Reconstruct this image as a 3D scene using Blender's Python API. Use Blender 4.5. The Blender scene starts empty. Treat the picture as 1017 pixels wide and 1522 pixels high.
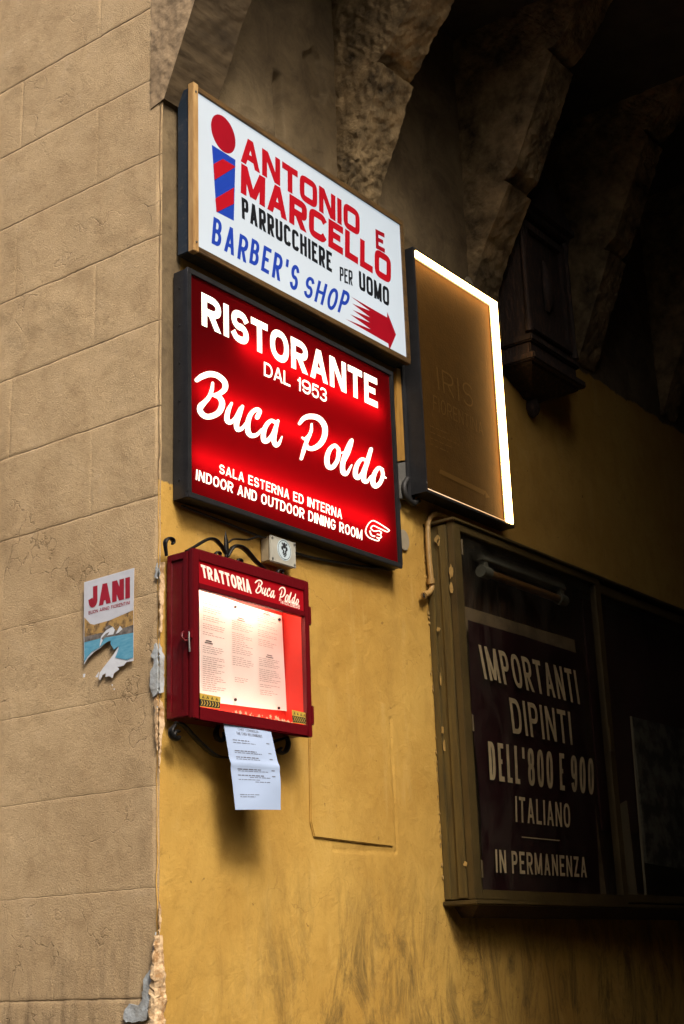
import bpy, bmesh, math, random
import numpy as np
from mathutils import Vector, Matrix
from mathutils.geometry import tessellate_polygon
R = math.radians
random.seed(7)
scene = bpy.context.scene
COL = scene.collection

# ------------------------------------------------------------------ camera
F, YAW, PITCH, ROLL = 2127.76, R(36.637), R(17.718), R(-2.056)
PCX, PCY = 508.5, 761.0
C0 = np.array([-2.94708, -2.87151, -1.03619])
_fw = np.array([math.cos(PITCH)*math.cos(YAW), math.cos(PITCH)*math.sin(YAW), math.sin(PITCH)])
_rt = np.array([math.sin(YAW), -math.cos(YAW), 0.0])
_up = np.cross(_rt, _fw)
AR = _rt*math.cos(ROLL)+_up*math.sin(ROLL)
AU = -_rt*math.sin(ROLL)+_up*math.cos(ROLL)
cam_d = bpy.data.cameras.new('camera')
cam = bpy.data.objects.new('camera', cam_d); COL.objects.link(cam)
cam_d.sensor_fit = 'VERTICAL'; cam_d.sensor_height = 36.0; cam_d.sensor_width = 24.0
cam_d.lens = F/1522*36.0
cam_d.clip_start = 0.05; cam_d.clip_end = 500
M = Matrix([[AR[i], AU[i], -_fw[i], C0[i]] for i in range(3)]+[[0, 0, 0, 1]])
cam.matrix_world = M
scene.camera = cam

# ------------------------------------------------------------------ light
SUN_EL, SUN_AZ = R(45), R(241)      # azimuth of the direction towards the sun, counter-clockwise from +X
w = bpy.data.worlds.new('World'); scene.world = w; w.use_nodes = True
nt = w.node_tree; nt.nodes.clear()
sky = nt.nodes.new('ShaderNodeTexSky'); sky.sky_type = 'NISHITA'; sky.sun_disc = False
sky.sun_elevation = SUN_EL; sky.sun_rotation = math.pi/2-SUN_AZ
sky.air_density = 1.0; sky.dust_density = 6.0; sky.ozone_density = 0.6
bg = nt.nodes.new('ShaderNodeBackground'); bg.inputs['Strength'].default_value = 0.11
wo = nt.nodes.new('ShaderNodeOutputWorld')
nt.links.new(sky.outputs[0], bg.inputs[0]); nt.links.new(bg.outputs[0], wo.inputs[0])
sd = bpy.data.lights.new('sun', 'SUN'); sd.energy = 1.5; sd.angle = R(14); sd.color = (1, .93, .84)
so = bpy.data.objects.new('sun', sd); COL.objects.link(so)
sdir = Vector((math.cos(SUN_EL)*math.cos(SUN_AZ), math.cos(SUN_EL)*math.sin(SUN_AZ), math.sin(SUN_EL)))
so.rotation_euler = sdir.to_track_quat('Z', 'Y').to_euler()
so.location = (-3, -3, 8)
vs = scene.view_settings
vs.view_transform = 'Standard'; vs.look = 'None'; vs.gamma = 1.0; vs.exposure = 1.0; vs.use_curve_mapping = False
scene.cycles.max_bounces = 6; scene.cycles.transparent_max_bounces = 12
scene.cycles.sample_clamp_indirect = 4.0
scene.cycles.caustics_reflective = False; scene.cycles.caustics_refractive = False

# ------------------------------------------------------------------ survey helpers: photo measurement -> metres on a wall plane
def ray(x, y):
    return AR*((x-PCX)/F)-AU*((y-PCY)/F)+_fw
def W(x, y, d=0.0):                 # point on the plane d metres in front of the alley wall
    v = ray(x, y); t = (-d-C0[1])/v[1]; return C0+t*v
def WL(x, y, d=0.0):                # point on the plane d metres in front of the street facade
    v = ray(x, y); t = (-d-C0[0])/v[0]; return C0+t*v

# ------------------------------------------------------------------ materials
def S(h):                           # sRGB 0-255 -> linear
    return tuple(((c/255)/12.92 if c/255 <= .04045 else ((c/255+.055)/1.055)**2.4) for c in h)
def mat(name, col, rough=.6, metal=0.0, var=.0, vscale=8.0, var_col=None, bump=0.0, bscale=60.0, spec=.5, bdist=.004, emit=None, es=0.0, coat=0.0, vth=(.35, .7), stretch=None):
    m = bpy.data.materials.new(name); m.use_nodes = True
    t = m.node_tree; b = t.nodes['Principled BSDF']
    b.inputs['Roughness'].default_value = rough; b.inputs['Metallic'].default_value = metal
    b.inputs['Specular IOR Level'].default_value = spec
    b.inputs['Coat Weight'].default_value = coat
    col = tuple(col)+(1,)
    b.inputs['Base Color'].default_value = col
    if emit: b.inputs['Emission Color'].default_value = tuple(emit)+(1,); b.inputs['Emission Strength'].default_value = es
    tc = t.nodes.new('ShaderNodeTexCoord'); vec = tc.outputs['Object']
    if stretch:
        mp = t.nodes.new('ShaderNodeMapping'); mp.inputs['Scale'].default_value = stretch
        t.links.new(vec, mp.inputs['Vector']); vec = mp.outputs['Vector']
    if var or var_col:
        n = t.nodes.new('ShaderNodeTexNoise'); n.inputs['Scale'].default_value = vscale; n.inputs['Detail'].default_value = 8; n.inputs['Roughness'].default_value = .65
        t.links.new(vec, n.inputs['Vector'])
        r = t.nodes.new('ShaderNodeValToRGB'); r.color_ramp.elements[0].position = vth[0]; r.color_ramp.elements[1].position = vth[1]
        r.color_ramp.elements[0].color = col
        r.color_ramp.elements[1].color = (tuple(var_col)+(1,)) if var_col else tuple(c*(1-var) for c in col[:3])+(1,)
        t.links.new(n.outputs['Fac'], r.inputs['Fac']); t.links.new(r.outputs['Color'], b.inputs['Base Color'])
    if bump:
        n2 = t.nodes.new('ShaderNodeTexNoise'); n2.inputs['Scale'].default_value = bscale; n2.inputs['Detail'].default_value = 6
        t.links.new(vec, n2.inputs['Vector'])
        bp = t.nodes.new('ShaderNodeBump'); bp.inputs['Strength'].default_value = bump; bp.inputs['Distance'].default_value = bdist
        t.links.new(n2.outputs['Fac'], bp.inputs['Height']); t.links.new(bp.outputs['Normal'], b.inputs['Normal'])
    return m
class NT:
    """small node builder for the wall plasters"""
    def __init__(s, m): s.t = m.node_tree
    def n(s, typ, **kw):
        x = s.t.nodes.new(typ)
        for k, v in kw.items():
            if k in x.inputs.keys(): x.inputs[k].default_value = v
            else: setattr(x, k, v)
        return x
    def l(s, a, b): s.t.links.new(a, b)
    def noise(s, vec, scale, detail=6, rough=.6, dist=0.0):
        x = s.n('ShaderNodeTexNoise'); x.inputs['Scale'].default_value = scale; x.inputs['Detail'].default_value = detail
        x.inputs['Roughness'].default_value = rough; x.inputs['Distortion'].default_value = dist
        s.l(vec, x.inputs['Vector']); return x.outputs['Fac']
    def ramp(s, f, p0, p1, a=0.0, b=1.0):
        x = s.n('ShaderNodeMapRange'); x.inputs['From Min'].default_value = p0; x.inputs['From Max'].default_value = p1
        x.inputs['To Min'].default_value = a; x.inputs['To Max'].default_value = b; x.clamp = True
        s.l(f, x.inputs['Value']); return x.outputs['Result']
    def math(s, op, a, b=None):
        x = s.n('ShaderNodeMath', operation=op)
        for i, v in enumerate((a, b)):
            if v is None: continue
            if isinstance(v, (int, float)): x.inputs[i].default_value = v
            else: s.l(v, x.inputs[i])
        return x.outputs[0]
    def mix(s, f, a, b):
        x = s.n('ShaderNodeMix', data_type='RGBA')
        if isinstance(f, (int, float)): x.inputs[0].default_value = f
        else: s.l(f, x.inputs[0])
        for i, v in ((6, a), (7, b)):
            if isinstance(v, tuple): x.inputs[i].default_value = v+(1,)
            else: s.l(v, x.inputs[i])
        return x.outputs[2]
    def mapping(s, vec, sc):
        x = s.n('ShaderNodeMapping'); x.inputs['Scale'].default_value = sc; s.l(vec, x.inputs['Vector']); return x.outputs[0]
def new_mat(name):
    m = bpy.data.materials.new(name); m.use_nodes = True
    return m, NT(m), m.node_tree.nodes['Principled BSDF']

COURSES = [2.10, 1.816, 1.516, 1.22, .921, .632, .343, .041, -.253, -.522, -.802, -1.093, -1.40, -1.7, -2.0]
def facade_plaster():
    m, k, b = new_mat('beige_plaster')
    o = k.n('ShaderNodeNewGeometry').outputs['Position']
    big = k.noise(o, 2.2, 5, .6); mid = k.noise(o, 9, 8, .7, .6); fine = k.noise(o, 70, 6, .7)
    c = k.mix(k.ramp(big, .35, .68), (.59, .425, .238), (.50, .352, .192))
    c = k.mix(k.ramp(mid, .48, .78, 0, .75), c, (.36, .24, .12))
    c = k.mix(k.ramp(mid, .22, .42, .6, 0), c, (.62, .47, .30))
    c = k.mix(k.ramp(fine, .55, .75, 0, .45), c, (.18, .12, .07))
    # hairline cracks, only here and there
    v = k.n('ShaderNodeTexVoronoi', feature='DISTANCE_TO_EDGE'); v.inputs['Scale'].default_value = 3.2
    wv = k.n('ShaderNodeVectorMath', operation='ADD'); nz = k.n('ShaderNodeTexNoise'); nz.inputs['Scale'].default_value = 6; nz.inputs['Detail'].default_value = 6
    k.l(o, nz.inputs['Vector']); k.l(o, wv.inputs[0]); sc = k.n('ShaderNodeVectorMath', operation='SCALE'); sc.inputs['Scale'].default_value = .45
    k.l(nz.outputs['Color'], sc.inputs[0]); k.l(sc.outputs[0], wv.inputs[1]); k.l(wv.outputs[0], v.inputs['Vector'])
    crack = k.math('MULTIPLY', k.ramp(v.outputs['Distance'], 0, .010, 1, 0), k.ramp(k.noise(o, 2.6, 3), .54, .62))
    c = k.mix(k.math('MULTIPLY', crack, .42), c, (.07, .045, .025))
    # open course joints: hairline gaps in the render
    xyz = k.n('ShaderNodeSeparateXYZ'); k.l(o, xyz.inputs[0])
    zw = k.math('ADD', xyz.outputs['Z'], k.math('MULTIPLY', k.math('SUBTRACT', k.noise(o, 11, 5, .7), .5), .012))
    joint = None
    for zc in COURSES[:12]:
        wd = .0032 if zc > .2 else (.0016 if zc > -1.0 else .0036)
        f = k.ramp(k.math('ABSOLUTE', k.math('SUBTRACT', zw, zc)), wd*.35, wd, 1 if zc > .2 or zc < -1 else .55, 0)
        joint = f if joint is None else k.math('MAXIMUM', joint, f)
    joint = k.math('MULTIPLY', joint, k.ramp(k.noise(o, 5.5, 6, .75), .36, .58, .15, 1))
    c = k.mix(k.math('MULTIPLY', joint, .5), c, (.045, .03, .018))
    # soot low on the wall
    low = k.math('MULTIPLY', k.ramp(xyz.outputs['Z'], -.75, -1.15), k.ramp(k.noise(k.mapping(o, (1, 9, 2.5)), 2.5, 6, .7), .45, .7))
    c = k.mix(k.math('MULTIPLY', low, .6), c, (.10, .068, .042))
    k.l(c, b.inputs['Base Color']); b.inputs['Roughness'].default_value = .9; b.inputs['Specular IOR Level'].default_value = .2
    h = k.math('ADD', k.math('MULTIPLY', k.noise(o, 24, 8, .72, .1), .8), k.math('MULTIPLY', k.noise(o, 190, 4, .8), .95))
    h = k.math('SUBTRACT', h, k.math('MULTIPLY', k.math('MAXIMUM', crack, joint), .8))
    bp = k.n('ShaderNodeBump'); bp.inputs['Strength'].default_value = .75; bp.inputs['Distance'].default_value = .006
    k.l(h, bp.inputs['Height']); k.l(bp.outputs[0], b.inputs['Normal'])
    return m
def ochre_plaster():
    m, k, b = new_mat('ochre_plaster')
    o = k.n('ShaderNodeNewGeometry').outputs['Position']
    xyz = k.n('ShaderNodeSeparateXYZ'); k.l(o, xyz.inputs[0]); X, Z = xyz.outputs['X'], xyz.outputs['Z']
    big = k.noise(o, 1.6, 5, .6); mid = k.noise(k.mapping(o, (1, 1, .55)), 7, 8, .7, .8); fine = k.noise(o, 60, 6, .7)
    c = k.mix(k.ramp(big, .36, .66), (.50, .308, .070), (.41, .232, .044))
    c = k.mix(k.ramp(mid, .50, .74, 0, .55), c, (.31, .17, .036))
    c = k.mix(k.ramp(mid, .24, .42, .6, 0), c, (.55, .355, .10))
    c = k.mix(k.ramp(fine, .58, .76, 0, .45), c, (.22, .12, .03))
    blot = k.noise(o, 3.4, 9, .78, 1.2)
    c = k.mix(k.ramp(blot, .52, .62, 0, .38), c, (.36, .195, .035))
    c = k.mix(k.ramp(k.noise(k.mapping(o, (3, 3, .5)), 3.0, 7, .7), .56, .70, 0, .35), c, (.54, .36, .115))
    pit = k.noise(o, 34, 3, .5); c = k.mix(k.ramp(pit, .70, .74, 0, .6), c, (.13, .07, .02))
    v = k.n('ShaderNodeTexVoronoi', feature='DISTANCE_TO_EDGE'); v.inputs['Scale'].default_value = 2.1
    wv = k.n('ShaderNodeVectorMath', operation='ADD'); nz = k.n('ShaderNodeTexNoise'); nz.inputs['Scale'].default_value = 4; nz.inputs['Detail'].default_value = 7
    sc = k.n('ShaderNodeVectorMath', operation='SCALE'); sc.inputs['Scale'].default_value = .6
    k.l(o, nz.inputs['Vector']); k.l(nz.outputs['Color'], sc.inputs[0]); k.l(o, wv.inputs[0]); k.l(sc.outputs[0], wv.inputs[1]); k.l(wv.outputs[0], v.inputs['Vector'])
    crack = k.math('MULTIPLY', k.ramp(v.outputs['Distance'], 0, .006, 1, 0), k.ramp(k.noise(o, 2.2, 3), .50, .58))
    c = k.mix(k.math('MULTIPLY', crack, .5), c, (.16, .085, .02))
    # damp run-off stains low down
    st = k.noise(k.mapping(o, (5.5, 5.5, 2.0)), 1.3, 9, .8, .8)
    low = k.math('MULTIPLY', k.ramp(Z, -.66, -1.02), k.ramp(st, .46, .62))
    low = k.math('MULTIPLY', low, k.ramp(X, .25, .75, .25, 1))
    c = k.mix(k.math('MULTIPLY', low, .8), c, (.085, .055, .02))
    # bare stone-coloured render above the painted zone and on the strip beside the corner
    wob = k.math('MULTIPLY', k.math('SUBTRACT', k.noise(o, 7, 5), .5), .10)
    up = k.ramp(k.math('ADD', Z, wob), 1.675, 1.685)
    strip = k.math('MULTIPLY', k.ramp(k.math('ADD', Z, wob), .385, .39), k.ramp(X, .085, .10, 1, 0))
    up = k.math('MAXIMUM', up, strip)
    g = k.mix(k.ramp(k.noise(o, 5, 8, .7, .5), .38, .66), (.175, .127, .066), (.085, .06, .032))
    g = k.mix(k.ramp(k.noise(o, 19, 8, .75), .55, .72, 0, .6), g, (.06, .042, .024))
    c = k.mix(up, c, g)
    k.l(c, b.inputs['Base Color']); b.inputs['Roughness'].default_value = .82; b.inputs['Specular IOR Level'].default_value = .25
    h = k.math('ADD', k.math('MULTIPLY', k.noise(o, 13, 8, .68, .6), 1.0), k.math('MULTIPLY', k.noise(o, 90, 5, .7), .25))
    bp = k.n('ShaderNodeBump'); bp.inputs['Strength'].default_value = .85; bp.inputs['Distance'].default_value = .006
    k.l(h, bp.inputs['Height']); k.l(bp.outputs[0], b.inputs['Normal'])
    return m
def glass_mat(name, refl=.9, tint=(1, 1, 1)):
    m = bpy.data.materials.new(name); m.use_nodes = True; t = m.node_tree; t.nodes.clear()
    k = NT(m); tr = k.n('ShaderNodeBsdfTransparent'); tr.inputs[0].default_value = tint+(1,)
    gl = k.n('ShaderNodeBsdfGlossy'); gl.inputs['Roughness'].default_value = .03
    fr = k.n('ShaderNodeFresnel'); fr.inputs['IOR'].default_value = 1.45
    mx = k.n('ShaderNodeMixShader'); k.l(k.math('MULTIPLY', fr.outputs[0], refl), mx.inputs[0]); k.l(tr.outputs[0], mx.inputs[1]); k.l(gl.outputs[0], mx.inputs[2])
    ou = k.n('ShaderNodeOutputMaterial'); k.l(mx.outputs[0], ou.inputs[0]); return m
def dusty_glass(name):
    m = glass_mat(name, .5, (.96, .95, .92)); t = m.node_tree; k = NT(m)
    out = [n for n in t.nodes if n.type == 'OUTPUT_MATERIAL'][0]; src = out.inputs[0].links[0].from_socket
    d = k.n('ShaderNodeBsdfDiffuse'); d.inputs[0].default_value = (.34, .30, .22, 1)
    o = k.n('ShaderNodeTexCoord').outputs['Object']
    f = k.ramp(k.noise(k.mapping(o, (1, 1, .45)), 6, 8, .75, .8), .45, .78, .004, .085)
    mx = k.n('ShaderNodeMixShader'); k.l(f, mx.inputs[0]); k.l(src, mx.inputs[1]); k.l(d.outputs[0], mx.inputs[2]); k.l(mx.outputs[0], out.inputs[0]); return m
def emit_mat(name, col, st, base=(.6, .6, .6), var=0.0, vscale=4):
    m, k, b = new_mat(name)
    b.inputs['Base Color'].default_value = base+(1,); b.inputs['Roughness'].default_value = .35
    b.inputs['Emission Color'].default_value = col+(1,); b.inputs['Emission Strength'].default_value = st
    if var:
        o = k.n('ShaderNodeTexCoord').outputs['Object']
        k.l(k.ramp(k.noise(o, vscale, 4), .3, .7, st*(1-var), st), b.inputs['Emission Strength'])
    return m
def translucent_mat(name, col, diff, gloss=.04):
    m = bpy.data.materials.new(name); m.use_nodes = True; t = m.node_tree; t.nodes.clear(); k = NT(m)
    a = k.n('ShaderNodeBsdfTranslucent'); a.inputs[0].default_value = col+(1,)
    d = k.n('ShaderNodeBsdfDiffuse'); d.inputs[0].default_value = diff+(1,)
    g = k.n('ShaderNodeBsdfGlossy'); g.inputs['Roughness'].default_value = .25; g.inputs[0].default_value = (1, 1, 1, 1)
    ad = k.n('ShaderNodeAddShader'); k.l(a.outputs[0], ad.inputs[0]); k.l(d.outputs[0], ad.inputs[1])
    mx = k.n('ShaderNodeMixShader'); mx.inputs[0].default_value = gloss; k.l(ad.outputs[0], mx.inputs[1]); k.l(g.outputs[0], mx.inputs[2])
    ou = k.n('ShaderNodeOutputMaterial'); k.l(mx.outputs[0], ou.inputs[0]); return m

MAT = dict(
    facade=facade_plaster(), ochre=ochre_plaster(),
    corbel=mat('corbel_stone', (.34, .24, .12), .92, var_col=(.035, .026, .015), vscale=8, bump=1.0, bscale=24, bdist=.014, spec=.2),
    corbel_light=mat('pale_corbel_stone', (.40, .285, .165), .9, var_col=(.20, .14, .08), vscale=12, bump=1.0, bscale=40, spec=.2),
    tooled=mat('shaded_tooled_stone', (.13, .092, .05), .95, var_col=(.05, .036, .021), vscale=5, bump=.45, bscale=14, spec=.15, stretch=(.8, 4, 4)),
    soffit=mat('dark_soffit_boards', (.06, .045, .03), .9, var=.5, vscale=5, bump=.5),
    patch=mat('bare_blue_white_plaster', (.46, .50, .52), .9, var_col=(.27, .27, .25), vscale=26, bump=.9, bscale=70, vth=(.4, .65)),
    cream=mat('flaking_cream_paint', (.66, .47, .27), .9, var_col=(.34, .19, .075), vscale=46, bump=1.0, bscale=70, vth=(.45, .62)),
    dark_metal=mat('dark_grey_painted_metal', (.030, .030, .032), .42, .3, var=.4, vscale=20, bump=.15, bscale=90),
    navy=mat('chipped_navy_metal', (.020, .034, .055), .45, .2, var_col=(.085, .085, .08), vscale=26, bump=.3, bscale=60, vth=(.55, .75)),
    wood=mat('pale_varnished_wood', (.50, .32, .13), .5, var_col=(.30, .16, .05), vscale=7, stretch=(6, 6, 1), bump=.2, bscale=30),
    woodh=mat('weathered_wood_rail', (.13, .070, .020), .5, var_col=(.04, .024, .011), vscale=7, stretch=(1, 6, 6), bump=.3, bscale=30),
    black_iron=mat('black_wrought_iron', (.012, .011, .010), .45, .6, var=.4, vscale=30, bump=.6, bscale=80),
    red_paint=mat('dark_red_gloss_paint', (.105, .003, .006), .36, 0, var_col=(.20, .09, .075), vth=(.70, .735), vscale=26, bump=.35, bscale=45, coat=.12, spec=.35),
    red_in=mat('red_lining', (.55, .028, .016), .5, var=.2, vscale=5),
    red_face=translucent_mat('red_translucent_acrylic', (.55, .002, .004), (.045, .0008, .0015), .025),
    head_face=emit_mat('backlit_red_header', (1, .004, .012), .11, (.20, .003, .007), .25, 9),
    white_face=emit_mat('backlit_white_acrylic', (.70, .86, 1.0), .25, (.33, .345, .35), .22, 1.6),
    white_glow=emit_mat('backlit_white_lettering', (1.0, .88, .70), .85, (.8, .75, .65)),
    head_glow=emit_mat('backlit_cream_lettering', (1.0, .72, .58), .33, (.7, .5, .4)),
    vinyl_red=emit_mat('backlit_red_vinyl', (1, .004, .014), .13, (.26, .005, .012), .25, 9),
    vinyl_dred=emit_mat('backlit_dark_red_vinyl', (1, .003, .018), .10, (.20, .004, .012), .3, 12),
    vinyl_blue=emit_mat('backlit_blue_vinyl', (.010, .05, .55), .13, (.012, .04, .26)),
    vinyl_black=mat('black_vinyl', (.008, .009, .012), .4),
    tube=emit_mat('fluorescent_tube', (1.0, .95, .9), 6.0),
    lamp=emit_mat('warm_case_lamp', (1.0, .66, .50), 21),
    lamp_low=emit_mat('warm_lower_lamp', (1.0, .66, .50), 17),
    led=emit_mat('warm_led_strip', (1.0, .57, .18), 14.0),
    lip_glow=emit_mat('painted_lip_glow', (1.0, .50, .14), .45),
    plaque=mat('bronze_brown_engraved_panel', (.050, .022, .0025), .75, 0, var=.3, spec=.08, vscale=16, bump=.25, bscale=120),
    plaque_cut=mat('engraved_letters', (.074, .036, .006), .7, spec=.1),
    olive=mat('olive_painted_wood', (.115, .076, .017), .55, var_col=(.045, .032, .010), vscale=5, stretch=(8, 8, 1), bump=.5, bscale=20),
    olive_flake=mat('chipped_ochre_paint', (.42, .27, .08), .8, var=.4, vscale=40, bump=.4),
    olive_front=mat('olive_brown_frame', (.072, .047, .013), .5, var=.5, vscale=6, bump=.3, bscale=30),
    dark_wood=mat('dark_stained_wood', (.035, .018, .010), .5, var_col=(.10, .052, .022), vscale=8, stretch=(7, 7, 1), bump=.4, bscale=30, vth=(.5, .75)),
    carved=mat('old_carved_walnut', (.022, .012, .007), .8, var_col=(.085, .038, .018), vscale=14, stretch=(5, 5, 1), bump=.8, bscale=40, vth=(.5, .72)),
    board=mat('dusty_tan_board', (.23, .165, .085), .8, var_col=(.10, .075, .04), vscale=7, vth=(.4, .7)),
    poster=mat('maroon_black_poster', (.018, .005, .008), .35, var_col=(.034, .010, .012), vscale=5),
    letter_tan=mat('tan_poster_letters', (.80, .64, .38), .6, var=.3, vscale=20),
    grey_plastic=mat('grey_lamp_plastic', (.17, .17, .13), .5, var=.3, vscale=20),
    tube_off=mat('amber_unlit_tube', (.20, .10, .03), .3, var=.3, vscale=10),
    maroon=mat('maroon_backdrop', (.05, .009, .006), .8, var=.4, vscale=4),
    canvas=mat('grey_green_painting', (.19, .185, .135), .6, var_col=(.025, .022, .018), vscale=11, vth=(.42, .55)),
    frame_light=mat('pale_picture_edge', (.30, .25, .15), .6),
    box_grey=mat('grey_junction_plastic', (.38, .33, .22), .55, var_col=(.23, .19, .12), vscale=9, bump=.15),
    box_lid=mat('pale_junction_lid', (.44, .43, .36), .5, var=.25, vscale=14),
    steel=mat('dull_steel', (.30, .29, .27), .35, .8, var=.3, vscale=30),
    sticker=mat('pale_blue_sticker', (.48, .58, .62), .5),
    ink=mat('black_ink', (.012, .012, .014), .6),
    ink_grey=mat('grey_print', (.18, .15, .14), .7),
    ink_blue=mat('blue_grey_print', (.13, .14, .18), .7),
    paper=mat('white_paper', (.80, .77, .72), .7, var=.06, vscale=5),
    paper_blue=mat('cool_white_paper', (.36, .46, .65), .7, var=.07, vscale=4, bump=.2, bscale=12),
    gold=mat('gold_sticker', (.60, .42, .07), .45, var_col=(.35, .22, .03), vscale=60),
    flower=mat('cream_flower_trim', (.80, .58, .36), .6, var_col=(.45, .22, .10), vscale=90),
    pipe=mat('ochre_painted_pipe', (.40, .24, .075), .5, var=.4, vscale=14, bump=.4),
    cable=mat('black_rubber_cable', (.015, .014, .013), .6),
    disc=mat('grey_beige_cover', (.30, .25, .17), .6, var=.2, vscale=20),
    slate=mat('grey_slate_plate', (.15, .145, .13), .6, var=.35, vscale=22),
    strip_yellow=mat('streaked_yellow', (.42, .22, .04), .6, var=.4, vscale=9, stretch=(6, 6, 1)),
    ptop=mat('poster_white', (.60, .62, .68), .75, var=.10, vscale=16, bump=.3, bscale=30),
    pred=mat('poster_crimson', (.36, .006, .025), .7, var=.25, vscale=20),
    pblue=mat('poster_water_blue', (.07, .30, .46), .7, var_col=(.17, .42, .56), vscale=30, stretch=(1, 1, 5)),
    pochre=mat('poster_bridge_ochre', (.46, .28, .09), .7, var_col=(.10, .06, .03), vscale=42, vth=(.45, .62)),
    pdark=mat('poster_dark_print', (.06, .05, .045), .7, var_col=(.28, .25, .22), vscale=40),
    pwhite=mat('torn_paper_white', (.70, .73, .78), .8, var=.08, vscale=30, bump=.3),
    ground=mat('stone_paving', (.09, .08, .065), .85, var=.4, vscale=3, bump=.5, bscale=20),
    other=mat('blocker_plaster', (.10, .075, .045), .9, var=.3, vscale=2),
    pane=glass_mat('clear_pane', .7), pane_dusty=dusty_glass('dusty_pane'),
)

# ------------------------------------------------------------------ object helpers
ORG = {}
def tag(o, label=None, cat=None, group=None, kind=None):
    for k, v in (('label', label), ('category', cat), ('group', group), ('kind', kind)):
        if v: o[k] = v
    return o
def empty(name, loc, label, cat, group=None):
    o = bpy.data.objects.new(name, None); COL.objects.link(o); o.location = loc; o.empty_display_size = .05
    ORG[o.name] = np.array(loc, float); return tag(o, label, cat, group)
class MB:
    def __init__(s): s.v = []; s.f = []; s.sm = []
    def add(s, vs_, fs, smooth=False):
        b = len(s.v); s.v += [tuple(map(float, p)) for p in vs_]; s.f += [tuple(i+b for i in f) for f in fs]; s.sm += [smooth]*len(fs); return s
    def box(s, a, b):
        x0, y0, z0 = map(min, a, b); x1, y1, z1 = map(max, a, b)
        return s.add([(x0, y0, z0), (x1, y0, z0), (x1, y1, z0), (x0, y1, z0), (x0, y0, z1), (x1, y0, z1), (x1, y1, z1), (x0, y1, z1)],
              [(0, 3, 2, 1), (4, 5, 6, 7), (0, 1, 5, 4), (1, 2, 6, 5), (2, 3, 7, 6), (3, 0, 4, 7)])
    def quad(s, *p): return s.add(p, [tuple(range(len(p)))])
    def poly(s, pts):                 # any simple polygon in 3-D, filled
        tr = tessellate_polygon([[Vector(p) for p in pts]])
        return s.add(pts, tr)
    def prism(s, pts, vec):           # polygon extruded along vec
        n = len(pts); vec = np.array(vec); q = [np.array(p)+vec for p in pts]
        tr = tessellate_polygon([[Vector(p) for p in pts]])
        s.add(pts, tr); s.add(q, [t[::-1] for t in tr])
        return s.add(list(pts)+q, [(i, (i+1) % n, n+(i+1) % n, n+i) for i in range(n)])
    def hexa(s, bot, top):            # two 4-point loops
        return s.add(list(bot)+list(top), [(3, 2, 1, 0), (4, 5, 6, 7), (0, 1, 5, 4), (1, 2, 6, 5), (2, 3, 7, 6), (3, 0, 4, 7)])
    def tube(s, path, r, n=10, flat=None):
        P = [np.array(p, float) for p in path]; m = len(P); rr = r if hasattr(r, '__len__') else [r]*m
        vs_ = []; ref = np.array([0, 1.0, 0.03])
        for i in range(m):
            d = P[min(i+1, m-1)]-P[max(i-1, 0)]; d /= (np.linalg.norm(d)+1e-9)
            a = np.cross(d, ref)
            if np.linalg.norm(a) < .15: a = np.cross(d, np.array([1.0, 0, 0]))
            a /= np.linalg.norm(a); b = np.cross(d, a)
            fb = 1.0 if flat is None else flat
            for k in range(n):
                t = 2*math.pi*k/n; vs_.append(P[i]+rr[i]*(a*math.cos(t)+b*math.sin(t)*fb))
        fs = [(i*n+k, i*n+(k+1) % n, (i+1)*n+(k+1) % n, (i+1)*n+k) for i in range(m-1) for k in range(n)]
        s.add(vs_, fs, True)
        s.add(vs_[:n], [tuple(range(n))[::-1]]); s.add(vs_[-n:], [tuple(range(n))]); return s
    def disc(s, c, r, th, axis=1, n=28, rz=None):
        c = np.array(c, float); rz = rz or r
        pts = [c+np.array([r*math.cos(2*math.pi*k/n), 0, rz*math.sin(2*math.pi*k/n)]) for k in range(n)]
        if axis == 0: pts = [c+np.array([0, r*math.cos(2*math.pi*k/n), rz*math.sin(2*math.pi*k/n)]) for k in range(n)]
        return s.prism(pts, (0, -th, 0) if axis == 1 else (-th, 0, 0))
    def build(s, name, m, parent=None, loc=None, bevel=0.0, seg=2):
        org = ORG[parent.name] if parent else (np.array(loc, float) if loc is not None else np.zeros(3))
        me = bpy.data.meshes.new(name)
        me.from_pydata([tuple(np.array(v)-org) for v in s.v], [], s.f)
        me.polygons.foreach_set('use_smooth', s.sm)
        me.materials.append(MAT[m] if isinstance(m, str) else m)
        bm = bmesh.new(); bm.from_mesh(me)
        if bevel:
            bmesh.ops.remove_doubles(bm, verts=bm.verts, dist=1e-5)
            bmesh.ops.recalc_face_normals(bm, faces=bm.faces)
            es = [e for e in bm.edges if len(e.link_faces) == 2 and e.calc_face_angle(0) > .5]
            bmesh.ops.bevel(bm, geom=es, offset=bevel, segments=seg, affect='EDGES', clamp_overlap=True)
        else: bmesh.ops.recalc_face_normals(bm, faces=bm.faces)
        bm.to_mesh(me); bm.free()
        o = bpy.data.objects.new(name, me); COL.objects.link(o)
        if parent: o.parent = parent
        else: o.location = org
        ORG[o.name] = org
        return o

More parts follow.
